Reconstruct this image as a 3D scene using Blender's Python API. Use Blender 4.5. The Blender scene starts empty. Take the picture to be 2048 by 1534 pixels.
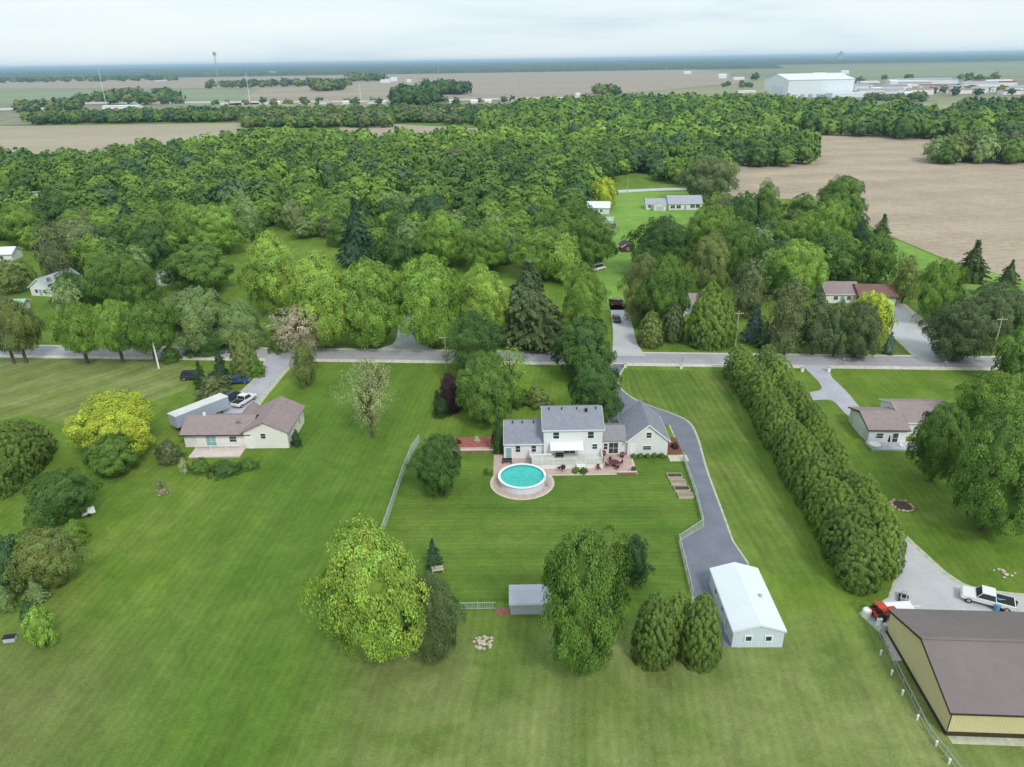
import bpy, math, random
import numpy as np
from mathutils import Vector, Matrix
R = math.radians
rnd = random.Random(7)
sc = bpy.context.scene
C = sc.collection

# ------------------------------------------------------------------ camera
F, CH, TH, RO = 1467.0, 60.0, R(23.77), R(0.9)
cam_d = bpy.data.cameras.new('camera'); cam = bpy.data.objects.new('camera', cam_d); C.objects.link(cam)
cam_d.sensor_width = 36; cam_d.lens = 36 * F / 2048; cam_d.clip_start = 0.5; cam_d.clip_end = 90000
Mc = Matrix.Rotation(math.pi / 2 - TH, 3, 'X') @ Matrix.Rotation(-RO, 3, 'Z')
cam.matrix_world = Matrix.Translation((0, 0, CH)) @ Mc.to_4x4()
sc.camera = cam

# ------------------------------------------------------------------ world, sun, exposure
SUN_EL, SUN_AZ = 45, 155          # azimuth clockwise from +Y: light comes from behind right
w = bpy.data.worlds.new('World'); sc.world = w; w.use_nodes = True
nt = w.node_tree; nt.nodes.clear()
N, L = nt.nodes.new, nt.links.new
out = N('ShaderNodeOutputWorld'); bg = N('ShaderNodeBackground'); bg.inputs[1].default_value = 0.1
sky = N('ShaderNodeTexSky'); sky.sky_type = 'NISHITA'; sky.sun_disc = False
sky.sun_elevation = R(SUN_EL); sky.sun_rotation = R(SUN_AZ); sky.air_density = 1.0; sky.dust_density = 1.5
tc = N('ShaderNodeTexCoord'); mp = N('ShaderNodeMapping'); mp.inputs['Scale'].default_value = (0.9, 1.2, 8.0)
n1 = N('ShaderNodeTexNoise'); n1.inputs['Scale'].default_value = 2.1; n1.inputs['Detail'].default_value = 5; n1.inputs['Roughness'].default_value = 0.55; n1.inputs['Distortion'].default_value = 0.4
r1 = N('ShaderNodeValToRGB')
e = r1.color_ramp.elements
e[0].position = 0.34; e[0].color = (6.6, 7.9, 8.7, 1)
e[1].position = 0.62; e[1].color = (8.9, 9.5, 9.6, 1)
x = r1.color_ramp.elements.new(0.46); x.color = (8.0, 9.1, 9.5, 1)
mx = N('ShaderNodeMix'); mx.data_type = 'RGBA'; mx.inputs[0].default_value = 0.88
L(tc.outputs['Generated'], mp.inputs[0]); L(mp.outputs[0], n1.inputs['Vector']); L(n1.outputs[0], r1.inputs[0])
L(sky.outputs[0], mx.inputs[6]); L(r1.outputs[0], mx.inputs[7]); L(mx.outputs[2], bg.inputs[0]); L(bg.outputs[0], out.inputs[0])
sd = bpy.data.lights.new('sun', 'SUN'); sd.energy = 1.8; sd.angle = R(12); sd.color = (1.0, 0.96, 0.90)
so = bpy.data.objects.new('sun', sd); C.objects.link(so)
so.rotation_euler = (R(90 - SUN_EL), 0, R(180 - SUN_AZ))
sc.view_settings.view_transform = 'Standard'; sc.view_settings.look = 'None'
sc.view_settings.exposure = 0.16; sc.view_settings.gamma = 1.0
sc.cycles.max_bounces = 6; sc.cycles.diffuse_bounces = 3; sc.cycles.glossy_bounces = 2; sc.cycles.transmission_bounces = 4
sc.cycles.volume_bounces = 1; sc.cycles.transparent_max_bounces = 8
sc.cycles.use_denoising = True
sc.cycles.caustics_reflective = False; sc.cycles.caustics_refractive = False

# ------------------------------------------------------------------ picture point -> ground point
def G(px, py, z=0.0):
    d = Mc @ Vector((px - 1024, -(py - 767), -F)); t = (z - CH) / d.z
    return d.x * t, d.y * t
Mt = Mc.transposed()
def P(x, y, z=0.0):
    v = Mt @ Vector((x, y, z - CH)); return 1024 + F * v.x / -v.z, 767 - F * v.y / -v.z
def ppm(y): return F / (y * math.cos(TH) + CH * math.sin(TH))

# ------------------------------------------------------------------ materials
def mat(name, col, rough=0.8, metal=0.0, spec=0.3, noise=None, bump=None, wave=None, emit=None):
    """noise=(scale, strength): brightness mottle; wave=(axis, scale, bump, dark): ribs or courses"""
    m = bpy.data.materials.new(name); m.use_nodes = True; t = m.node_tree; b = t.nodes['Principled BSDF']
    b.inputs['Base Color'].default_value = (*col, 1); b.inputs['Roughness'].default_value = rough
    b.inputs['Metallic'].default_value = metal; b.inputs['Specular IOR Level'].default_value = spec
    src = None
    geo = t.nodes.new('ShaderNodeNewGeometry')
    def mul(prev, fac, lo, hi):
        r = t.nodes.new('ShaderNodeMapRange'); r.inputs[3].default_value = lo; r.inputs[4].default_value = hi
        r.inputs[1].default_value = 0.25; r.inputs[2].default_value = 0.75
        t.links.new(fac, r.inputs[0])
        x = t.nodes.new('ShaderNodeVectorMath'); x.operation = 'SCALE'
        if prev is None: x.inputs[0].default_value = col
        else: t.links.new(prev, x.inputs[0])
        t.links.new(r.outputs[0], x.inputs['Scale']); return x.outputs[0]
    if noise:
        for i, sc_ in enumerate((noise[0], noise[0] * 7.3)):
            n = t.nodes.new('ShaderNodeTexNoise'); n.inputs['Scale'].default_value = sc_; n.inputs['Detail'].default_value = 4
            t.links.new(geo.outputs['Position'], n.inputs['Vector'])
            s = noise[1] * (1 if i == 0 else 0.6)
            src = mul(src, n.outputs[0], 1 - s, 1 + s)
        last = n
    hgt = None
    if wave:
        tc = t.nodes.new('ShaderNodeTexCoord'); wv = t.nodes.new('ShaderNodeTexWave'); wv.bands_direction = wave[0]
        wv.inputs['Scale'].default_value = wave[1]; t.links.new(tc.outputs['Object'], wv.inputs['Vector'])
        if len(wave) > 4: wv.wave_profile = wave[4]
        if wave[3]: src = mul(src, wv.outputs['Fac'], 1 - wave[3], 1 + wave[3] * .4)
        hgt = wv.outputs['Fac']; bs = wave[2]
    elif bump and noise:
        hgt = last.outputs[0]; bs = bump
    if hgt is not None:
        bp = t.nodes.new('ShaderNodeBump'); bp.inputs['Strength'].default_value = 0.6; bp.inputs['Distance'].default_value = bs
        t.links.new(hgt, bp.inputs['Height']); t.links.new(bp.outputs[0], b.inputs['Normal'])
    if src is not None: t.links.new(src, b.inputs['Base Color'])
    return m

def grass(name, cols, angle=0.0, stripe=0.0, width=1.0, s2=0.0, w2=7.0, ang2=None, worn=0.35, zones=()):
    """cols: three greens (dark, middle, dry). stripe: mowing lanes of the given width (m) running at `angle`"""
    m = bpy.data.materials.new(name); m.use_nodes = True; t = m.node_tree; b = t.nodes['Principled BSDF']
    b.inputs['Roughness'].default_value = 0.85; b.inputs['Specular IOR Level'].default_value = 0.15
    geo = t.nodes.new('ShaderNodeNewGeometry')
    def noise(scale, det=4, rough=0.55, vec=None, dist=0.0):
        n = t.nodes.new('ShaderNodeTexNoise'); n.inputs['Scale'].default_value = scale; n.inputs['Detail'].default_value = det
        n.inputs['Roughness'].default_value = rough; n.inputs['Distortion'].default_value = dist
        t.links.new(vec or geo.outputs['Position'], n.inputs['Vector']); return n.outputs[0]
    def rng(f, a, bb, lo, hi):
        r = t.nodes.new('ShaderNodeMapRange')
        for i, v in enumerate((a, bb, lo, hi)): r.inputs[i + 1].default_value = v
        t.links.new(f, r.inputs[0]); return r.outputs[0]
    def mix(f, a, bb):
        x = t.nodes.new('ShaderNodeMix'); x.data_type = 'RGBA'
        t.links.new(f, x.inputs[0])
        for i, v in ((6, a), (7, bb)):
            if isinstance(v, tuple): x.inputs[i].default_value = (*v, 1)
            else: t.links.new(v, x.inputs[i])
        return x.outputs[2]
    def scale(c, f):
        x = t.nodes.new('ShaderNodeVectorMath'); x.operation = 'SCALE'; t.links.new(c, x.inputs[0]); t.links.new(f, x.inputs['Scale']); return x.outputs[0]
    c = mix(rng(noise(0.045, 5, 0.6), 0.38, 0.62, 0, 1), cols[0], cols[1])
    c = mix(rng(noise(0.11, 6, 0.65, dist=0.6), 0.45, 0.72, 0, worn * 2), c, cols[2])
    for (x0, x1, y0, y1, soft, a_, b_) in zones:      # parts of the land where the sward itself differs
        wob = t.nodes.new('ShaderNodeTexNoise'); wob.inputs['Scale'].default_value = 0.06; wob.inputs['Detail'].default_value = 4
        t.links.new(geo.outputs['Position'], wob.inputs['Vector'])
        sub = t.nodes.new('ShaderNodeVectorMath'); sub.operation = 'MULTIPLY_ADD'; sub.inputs[1].default_value = (soft*1.6,)*3
        t.links.new(wob.outputs['Color'], sub.inputs[0]); t.links.new(geo.outputs['Position'], sub.inputs[2])
        sp = t.nodes.new('ShaderNodeSeparateXYZ'); t.links.new(sub.outputs[0], sp.inputs[0]); f_ = None; o_ = soft*.8
        for ax_, e0, e1 in ((0, x0-soft+o_, x0+soft+o_), (0, x1+soft+o_, x1-soft+o_), (1, y0-soft+o_, y0+soft+o_), (1, y1+soft+o_, y1-soft+o_)):
            g_ = rng(sp.outputs[ax_], e0, e1, 0, 1)
            if f_ is None: f_ = g_
            else:
                mm = t.nodes.new('ShaderNodeMath'); mm.operation = 'MULTIPLY'; t.links.new(f_, mm.inputs[0]); t.links.new(g_, mm.inputs[1]); f_ = mm.outputs[0]
        zc_ = mix(rng(noise(0.09, 6, 0.65, dist=0.5), 0.36, 0.64, 0, 1), a_, b_)
        c = mix(f_, c, zc_)
    def lanes(c, ang, wd, amp, dist):
        mp = t.nodes.new('ShaderNodeMapping'); mp.vector_type = 'TEXTURE'; mp.inputs['Rotation'].default_value = (0, 0, ang)
        t.links.new(geo.outputs['Position'], mp.inputs[0])
        wv = t.nodes.new('ShaderNodeTexWave'); wv.bands_direction = 'Y'; wv.inputs['Scale'].default_value = 0.314 / wd * 1.0
        wv.inputs['Distortion'].default_value = dist * 2.2; wv.inputs['Detail'].default_value = 3; wv.inputs['Detail Scale'].default_value = 0.5
        t.links.new(mp.outputs[0], wv.inputs['Vector'])
        # streaks along the lanes that break them up
        mp2 = t.nodes.new('ShaderNodeMapping'); mp2.inputs['Scale'].default_value = (0.05, 1.0, 1.0); t.links.new(mp.outputs[0], mp2.inputs[0])
        st = noise(1.3 / wd, 3, 0.6, mp2.outputs[0])
        c = scale(c, rng(wv.outputs['Fac'], 0, 1, 1 - amp, 1 + amp))
        return scale(c, rng(st, 0.3, 0.7, 1 - amp * 1.3, 1 + amp * 1.3))
    if stripe: c = lanes(c, angle, width, stripe, 1.0)
    if s2: c = lanes(c, ang2 if ang2 is not None else angle, w2, s2, 2.0)
    c = scale(c, rng(noise(0.42, 6, 0.72, dist=0.8), 0.28, 0.72, 0.80, 1.20))
    wd_ = rng(noise(0.33, 7, 0.8, dist=1.5), 0.60, 0.74, 0, 0.5 * worn + 0.12)
    c = mix(wd_, c, tuple(min(1, v * 1.35 + .02) for v in cols[2]))
    fn = noise(4.0, 5, 0.8)
    c = scale(c, rng(fn, 0.25, 0.75, 0.66, 1.34))
    t.links.new(c, b.inputs['Base Color'])
    bp = t.nodes.new('ShaderNodeBump'); bp.inputs['Strength'].default_value = 0.5; bp.inputs['Distance'].default_value = 0.12
    t.links.new(fn, bp.inputs['Height']); t.links.new(bp.outputs[0], b.inputs['Normal'])
    return m

def leafmat(name, trans=0.12):
    m = bpy.data.materials.new(name); m.use_nodes = True; t = m.node_tree; b = t.nodes['Principled BSDF']; o = t.nodes['Material Output']
    b.inputs['Roughness'].default_value = 0.6; b.inputs['Specular IOR Level'].default_value = 0.25
    oi = t.nodes.new('ShaderNodeObjectInfo'); at = t.nodes.new('ShaderNodeAttribute'); at.attribute_name = 'tint'
    mu = t.nodes.new('ShaderNodeVectorMath'); mu.operation = 'MULTIPLY'
    t.links.new(oi.outputs['Color'], mu.inputs[0]); t.links.new(at.outputs['Color'], mu.inputs[1]); t.links.new(mu.outputs[0], b.inputs['Base Color'])
    tr = t.nodes.new('ShaderNodeBsdfTranslucent'); t.links.new(mu.outputs[0], tr.inputs[0])
    ms = t.nodes.new('ShaderNodeMixShader'); ms.inputs[0].default_value = trans
    t.links.new(b.outputs[0], ms.inputs[1]); t.links.new(tr.outputs[0], ms.inputs[2]); t.links.new(ms.outputs[0], o.inputs[0])
    return m

M = dict(
 leaf=leafmat('foliage'),
 bark=mat('bark', (0.13, 0.10, 0.075), 0.9, noise=(2.0, 0.3), bump=0.03),
 road=mat('asphalt_road', (0.37, 0.36, 0.39), 0.85, noise=(0.25, 0.14), bump=0.004),
 shoulder=mat('gravel_shoulder', (0.58, 0.57, 0.49), 0.9, noise=(0.9, 0.22), bump=0.01),
 tar=mat('tar_seam', (0.27, 0.265, 0.29), 0.8, noise=(0.5, 0.2)),
 drive_new=mat('blue_grey_asphalt', (0.18, 0.193, 0.24), 0.8, noise=(0.35, 0.13), bump=0.004),
 drive=mat('grey_driveway', (0.42, 0.42, 0.47), 0.85, noise=(0.3, 0.12), bump=0.005),
 concrete=mat('light_concrete', (0.50, 0.51, 0.53), 0.8, noise=(0.25, 0.09), bump=0.003),
 gravel=mat('gravel', (0.50, 0.49, 0.44), 0.9, noise=(1.2, 0.2), bump=0.02),
 edge=mat('drive_edge', (0.46, 0.47, 0.36), 0.9, noise=(1.2, 0.25)),
 paver=mat('pink_pavers', (0.50, 0.37, 0.33), 0.8, noise=(1.5, 0.18), bump=0.006),
 paver_edge=mat('cream_pavers', (0.56, 0.53, 0.42), 0.8, noise=(1.5, 0.15)),
 brick=mat('red_brick', (0.30, 0.13, 0.10), 0.85, noise=(2.5, 0.3), bump=0.01),
 mulch=mat('red_mulch', (0.20, 0.08, 0.05), 0.95, noise=(2.5, 0.35), bump=0.03),
 soil=mat('dark_soil', (0.08, 0.055, 0.04), 0.95, noise=(2.5, 0.3), bump=0.03),
 siding=mat('white_siding', (0.755, 0.77, 0.79), 0.55, noise=(0.4, 0.03), wave=('Z', 2.6, 0.015, 0.05, 'SAW')),
 cream_siding=mat('cream_siding', (0.84, 0.80, 0.77), 0.6, noise=(0.4, 0.04), wave=('Z', 2.6, 0.015, 0.05, 'SAW')),
 white=mat('white_paint', (0.80, 0.82, 0.82), 0.5, noise=(1.0, 0.04)),
 vinyl=mat('white_vinyl', (0.78, 0.79, 0.77), 0.45, noise=(1.0, 0.05)),
 deck=mat('pale_deck_boards', (0.60, 0.60, 0.55), 0.7, noise=(1.0, 0.08), wave=('Y', 3.2, 0.01, 0.12)),
 shingle=mat('grey_shingles', (0.245, 0.26, 0.31), 0.85, noise=(1.4, 0.12), wave=('Z', 3.5, 0.015, 0.06, 'SAW')),
 shingle2=mat('warm_grey_shingles', (0.27, 0.26, 0.28), 0.85, noise=(1.4, 0.12), wave=('Z', 3.5, 0.015, 0.06, 'SAW')),
 shingle_light=mat('light_grey_shingles', (0.36, 0.38, 0.44), 0.85, noise=(1.0, 0.12)),
 brown_roof=mat('mauve_brown_shingles', (0.30, 0.235, 0.235), 0.85, noise=(1.4, 0.12), wave=('Z', 3.5, 0.015, 0.06, 'SAW')),
 red_roof=mat('red_brown_shingles', (0.21, 0.115, 0.10), 0.85, noise=(1.0, 0.15)),
 dark_roof=mat('dark_roof', (0.07, 0.065, 0.07), 0.8, noise=(1.0, 0.15)),
 green_roof=mat('pale_green_metal', (0.32, 0.52, 0.42), 0.6, noise=(1.0, 0.1)),
 metal_white=mat('white_ribbed_metal', (0.74, 0.80, 0.85), 0.4, spec=0.4, noise=(0.3, 0.04), wave=('Y', 1.1, 0.03, 0.05)),
 metal_wall=mat('pale_blue_metal', (0.62, 0.71, 0.79), 0.45, spec=0.4, noise=(0.3, 0.04), wave=('X', 1.1, 0.03, 0.06)),
 metal_roof=mat('brown_ribbed_metal', (0.19, 0.163, 0.158), 0.6, spec=0.3, noise=(0.12, 0.09), wave=('X', 1.05, 0.03, 0.05)),
 tan_wall=mat('tan_ribbed_metal', (0.62, 0.55, 0.31), 0.55, spec=0.3, noise=(0.2, 0.05), wave=('X', 1.05, 0.03, 0.06)),
 tan_wall_side=mat('tan_ribbed_metal_gable', (0.62, 0.55, 0.31), 0.55, spec=0.3, noise=(0.2, 0.05), wave=('Y', 1.05, 0.03, 0.06)),
 brown_trim=mat('dark_brown_trim', (0.05, 0.032, 0.022), 0.6),
 grey_metal=mat('grey_metal_sheet', (0.52, 0.53, 0.62), 0.5, noise=(0.5, 0.07), wave=('X', 1.1, 0.02, 0.05)),
 galv=mat('galvanised_steel', (0.42, 0.45, 0.44), 0.5, metal=0.3, noise=(1.0, 0.1)),
 fence=mat('grey_green_fence', (0.42, 0.50, 0.45), 0.6, noise=(1.0, 0.12)),
 glass=mat('window_glass', (0.035, 0.045, 0.055), 0.12, spec=0.6, noise=(0.6, 0.3)),
 bluewhite=mat('light_blue_door', (0.25, 0.42, 0.46), 0.5, noise=(1.0, 0.1)),
 water=mat('pool_water', (0.04, 0.46, 0.41), 0.05, spec=0.3, noise=(0.30, 0.24), bump=0.02),
 liner=mat('pool_liner', (0.12, 0.42, 0.42), 0.5, noise=(1.0, 0.1)),
 wood=mat('weathered_wood', (0.28, 0.22, 0.17), 0.85, noise=(3.0, 0.2), bump=0.01),
 pole=mat('pole_wood', (0.46, 0.42, 0.36), 0.9, noise=(2.0, 0.15), bump=0.01),
 stone=mat('pale_stone', (0.50, 0.45, 0.36), 0.9, noise=(2.0, 0.25), bump=0.04),
 tyre=mat('tyre_rubber', (0.025, 0.025, 0.027), 0.85, noise=(3.0, 0.2)),
 rim=mat('wheel_rim', (0.5, 0.5, 0.52), 0.35, metal=0.7, noise=(3, .1)),
 c_white=mat('white_car_paint', (0.78, 0.80, 0.82), 0.25, spec=0.5, noise=(1.0, 0.03)),
 c_dark=mat('dark_car_paint', (0.035, 0.045, 0.06), 0.2, spec=0.6, noise=(1.0, 0.1)),
 c_blue=mat('blue_car_paint', (0.03, 0.07, 0.20), 0.2, spec=0.6, noise=(1.0, 0.1)),
 c_maroon=mat('maroon_car_paint', (0.14, 0.045, 0.035), 0.25, spec=0.6, noise=(1.0, 0.1)),
 c_silver=mat('silver_car_paint', (0.45, 0.47, 0.50), 0.25, metal=0.4, noise=(1.0, 0.05)),
 c_red=mat('red_tractor_paint', (0.50, 0.06, 0.03), 0.35, noise=(1.0, 0.1)),
 lamp=mat('headlamp_glass', (0.7, 0.7, 0.68), 0.15, spec=0.6, noise=(4, .05)),
 black=mat('black_plastic', (0.02, 0.02, 0.022), 0.6, noise=(2.0, 0.2)),
 darkred=mat('dark_red_furniture', (0.11, 0.035, 0.04), 0.6, noise=(2.0, 0.2)),
 trailer_side=mat('trailer_side', (0.36, 0.40, 0.50), 0.5, noise=(0.5, 0.05), wave=('X', 0.8, 0.01, 0.05)),
 tarp=mat('blue_tarp', (0.10, 0.32, 0.50), 0.6, noise=(2.0, 0.15)),
 flower_red=mat('red_flower_bed', (0.36, 0.12, 0.10), 0.9, noise=(3.0, 0.5), bump=0.1),
 galv_roof=mat('dull_white_sheet', (0.62, 0.64, 0.64), 0.6, noise=(0.5, 0.12)),
 patio_pink=mat('pinkish_patio_concrete', (0.62, 0.53, 0.49), 0.85, noise=(0.8, 0.1)),
 soilfield=None, tar2=None,
)

def fieldmat(name, a, b_, ang, ps=3.0, amp=0.042):
    return grass(name, (a, b_, tuple((p + q) / 2 * 1.05 for p, q in zip(a, b_))), angle=ang, stripe=amp, width=ps, s2=amp * 1.2, w2=ps * 9, worn=0.4)

# ------------------------------------------------------------------ mesh helpers
def raw_mesh(name, V, Fc, mats=(), mi=None, tint=None, smooth=False):
    """V (n,3); Fc a list of faces, or an (m,4) / (m,3) array"""
    me = bpy.data.meshes.new(name)
    if isinstance(Fc, np.ndarray):
        n, k = Fc.shape
        me.vertices.add(len(V)); me.vertices.foreach_set('co', np.asarray(V, 'f').ravel())
        me.loops.add(n * k); me.loops.foreach_set('vertex_index', Fc.astype('i').ravel())
        me.polygons.add(n); me.polygons.foreach_set('loop_start', np.arange(0, n * k, k, dtype='i'))
        me.update(calc_edges=True)
    else:
        me.from_pydata([tuple(v) for v in V], [], Fc); me.update()
    for m in mats: me.materials.append(m)
    if mi is not None: me.polygons.foreach_set('material_index', np.asarray(mi, 'i'))
    if tint is not None:
        a = me.attributes.new('tint', 'FLOAT_COLOR', 'POINT')
        t4 = np.ones((len(V), 4), 'f'); t4[:, :3] = tint; a.data.foreach_set('color', t4.ravel())
    if smooth: me.polygons.foreach_set('use_smooth', np.ones(len(me.polygons), bool))
    return me

class MB:
    def __init__(s): s.v = []; s.f = []; s.mi = []; s.T = Matrix.Identity(4)
    def add(s, vs, fs, m=0):
        n = len(s.v); s.v += [tuple(s.T @ Vector(v)) for v in vs]
        s.f += [tuple(i + n for i in f) for f in fs]; s.mi += [m] * len(fs); return s
    def box(s, x0, x1, y0, y1, z0, z1, m=0):
        return s.add([(x0,y0,z0),(x1,y0,z0),(x1,y1,z0),(x0,y1,z0),(x0,y0,z1),(x1,y0,z1),(x1,y1,z1),(x0,y1,z1)],
                     [(3,2,1,0),(4,5,6,7),(0,1,5,4),(1,2,6,5),(2,3,7,6),(3,0,4,7)], m)
    def prism(s, pts, a, b, axis='z', m=0):
        """pts 2-D outline, extruded from a to b along the axis"""
        n = len(pts)
        ar = sum(pts[i][0]*pts[(i+1)%n][1]-pts[(i+1)%n][0]*pts[i][1] for i in range(n))
        f3 = {'z': lambda p, t: (p[0], p[1], t), 'y': lambda p, t: (p[0], t, p[1]), 'x': lambda p, t: (t, p[0], p[1])}[axis]
        vs = [f3(p, a) for p in pts] + [f3(p, b) for p in pts]
        fs = [tuple(range(n))[::-1], tuple(range(n, 2*n))] + [(i, (i+1)%n, n+(i+1)%n, n+i) for i in range(n)]
        if (ar < 0) != (axis == 'y'): fs = [f[::-1] for f in fs]
        return s.add(vs, fs, m)
    def tube(s, p, q, r0, r1=None, n=8, m=0):
        p, q = Vector(p), Vector(q); r1 = r0 if r1 is None else r1; d = (q - p).normalized()
        u = d.orthogonal().normalized(); v = d.cross(u); vs = []
        for c, r in ((p, r0), (q, r1)):
            for i in range(n):
                a = 2 * math.pi * i / n; vs.append(c + (u * math.cos(a) + v * math.sin(a)) * r)
        return s.add(vs, [tuple(range(n))[::-1], tuple(range(n, 2*n))] + [(i, (i+1)%n, n+(i+1)%n, n+i) for i in range(n)], m)
    def blob(s, c, rx, ry, rz, seed=0, rough=0.15, m=0, nu=10, nv=6):
        r = random.Random(seed); vs = [(c[0], c[1], c[2]-rz)]
        for j in range(1, nv):
            for i in range(nu):
                a = 2*math.pi*i/nu; b = -math.pi/2 + math.pi*j/nv; k = 1 + r.uniform(-rough, rough)
                vs.append((c[0]+rx*k*math.cos(a)*math.cos(b), c[1]+ry*k*math.sin(a)*math.cos(b), c[2]+rz*k*math.sin(b)))
        vs.append((c[0], c[1], c[2]+rz)); fs = [(0, 1+(i+1)%nu, 1+i) for i in range(nu)]
        for j in range(nv-2):
            for i in range(nu): fs.append((1+j*nu+i, 1+j*nu+(i+1)%nu, 1+(j+1)*nu+(i+1)%nu, 1+(j+1)*nu+i))
        t = len(vs)-1; b0 = 1+(nv-2)*nu
        fs += [(b0+i, b0+(i+1)%nu, t) for i in range(nu)]
        return s.add(vs, fs, m)
    def build(s, name, mats, parent=None, smooth=False, label=None):
        if not isinstance(mats, (list, tuple)): mats = [mats]
        me = raw_mesh(name, s.v, s.f, mats, s.mi, smooth=smooth)
        o = bpy.data.objects.new(name, me); C.objects.link(o)
        if parent: o.parent = parent
        if label: o['label'] = label
        return o

def tag(o, label=None, cat=None, group=None, kind=None):
    for k, v in (('label', label), ('category', cat), ('group', group), ('kind', kind)):
        if v: o[k] = v
    return o
def thing(name, label, cat, loc=(0, 0, 0), rz=0.0, group=None):
    o = bpy.data.objects.new(name, None); C.objects.link(o); o.empty_display_size = 0.3
    o.location = loc; o.rotation_euler = (0, 0, rz); return tag(o, label, cat, group)
def copy_tree(o, parent=None):
    c = o.copy(); C.objects.link(c); c.parent = parent
    for ch in o.children: copy_tree(ch, c)
    return c
def sheet(name, pix, z, m, world=False, label=None):
    """a flat ground surface; outline given by its corners"""
    pts = pix if world else [G(*p) for p in pix]
    ar = sum(pts[i][0]*pts[(i+1)%len(pts)][1]-pts[(i+1)%len(pts)][0]*pts[i][1] for i in range(len(pts)))
    if ar < 0: pts = pts[::-1]
    import mathutils
    tris = mathutils.geometry.tessellate_polygon([[Vector((p[0], p[1], 0)) for p in pts]])
    fs = []
    for t in tris:
        a, b, c = (Vector(pts[i]) for i in t)
        fs.append(tuple(t) if (b-a).cross(c-a) > 0 else tuple(t)[::-1])
    me = raw_mesh(name, [(p[0], p[1], z) for p in pts], fs, [m])
    o = bpy.data.objects.new(name, me); C.objects.link(o)
    return tag(o, label, kind='structure')
def smooth_line(pts, k=5):
    """Catmull-Rom through the outline points"""
    o = []; n = len(pts)
    for i in range(n - 1):
        p0, p1, p2, p3 = pts[max(i-1, 0)], pts[i], pts[i+1], pts[min(i+2, n-1)]
        for j in range(k):
            t = j / k
            o.append(tuple(0.5*((2*b)+(-a+c)*t+(2*a-5*b+4*c-d)*t*t+(-a+3*b-3*c+d)*t**3) for a, b, c, d in zip(p0, p1, p2, p3)))
    o.append(pts[-1]); return o

# ------------------------------------------------------------------ ground
g_green = ((0.096, 0.178, 0.018), (0.142, 0.228, 0.030), (0.195, 0.242, 0.052))
ticks = [0, 40, 80, 120, 170, 240, 340, 500, 800, 1300, 2200, 4000, 8000, 16000, 40000]
tk = [-t for t in ticks[:0:-1]] + ticks
V = [(x_, y_, 0) for y_ in tk for x_ in tk]; n_ = len(tk)
Fs = [(j*n_+i, j*n_+i+1, (j+1)*n_+i+1, (j+1)*n_+i) for j in range(n_-1) for i in range(n_-1)]
M['ground'] = grass('grass_ground', g_green, R(84), 0.045, 1.1, 0.05, 7.0, worn=0.35, zones=(
    (-42, -18, 40, 145, 7, (0.082, 0.168, 0.020), (0.116, 0.200, 0.030)),      # lush strip beside the fence
    (-19, 70, 20, 66, 4, (0.130, 0.195, 0.040), (0.225, 0.270, 0.092)),        # drier sward in the foreground
    (-80, -40, 30, 66, 9, (0.125, 0.165, 0.045), (0.165, 0.205, 0.060)),
    (-6, 52, 118, 150, 5, (0.12, 0.215, 0.024), (0.17, 0.26, 0.04))))
gnd = bpy.data.objects.new('ground', raw_mesh('ground', V, Fs, [M['ground']])); C.objects.link(gnd); tag(gnd, kind='structure')

# lawns, each mown in its own direction
M['lawn'] = grass('yard_lawn', ((0.080, 0.158, 0.021), (0.122, 0.203, 0.030), (0.172, 0.215, 0.042)), R(-1), 0.05, 0.9, 0.05, 5.0, worn=0.28)
sheet('lawn', [(842, 888), (1000, 880), (1340, 880), (1372, 905), (1400, 1010), (1408, 1050), (1360, 1080), (1378, 1170), (1372, 1205), (700, 1205), (735, 1120), (772, 1053)], 0.004, M['lawn'])
M['meadow'] = grass('mown_meadow', ((0.15, 0.195, 0.045), (0.20, 0.25, 0.075), (0.27, 0.29, 0.12)), R(52), 0.07, 2.2, 0.09, 7.0, worn=0.4)
sheet('meadow', [(-60, 716), (300, 716), (395, 735), (370, 780), (310, 800), (130, 850), (60, 830), (-60, 850)], 0.004, M['meadow'])
M['lawn_side'] = grass('side_lawn', ((0.095, 0.165, 0.024), (0.14, 0.212, 0.036), (0.185, 0.225, 0.060)), R(92), 0.08, 1.3, 0.05, 6.0, worn=0.4)
sheet('side_lawn', [(1255, 740), (1450, 742), (1480, 830), (1560, 1000), (1650, 1170), (1565, 1158), (1492, 1122), (1462, 1080), (1432, 1000), (1392, 880), (1370, 840), (1300, 812), (1262, 790)], 0.008, M['lawn_side'])
M['lawn_back'] = grass('bright_lawn', ((0.14, 0.28, 0.04), (0.20, 0.36, 0.06), (0.26, 0.34, 0.10)), R(10), 0.04, 2.0, 0, worn=0.3)
sheet('distant_lawn', [(1190, 384), (1500, 384), (1440, 425), (1300, 470), (1270, 500), (1262, 620), (1200, 620), (1190, 500)], 0.02, M['lawn_back'])
sheet('distant_verge', [(1700, 470), (1800, 482), (1920, 535), (2100, 565), (2100, 610), (1900, 590), (1780, 560), (1650, 560), (1640, 500)], 0.02, M['lawn_back'])

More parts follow.
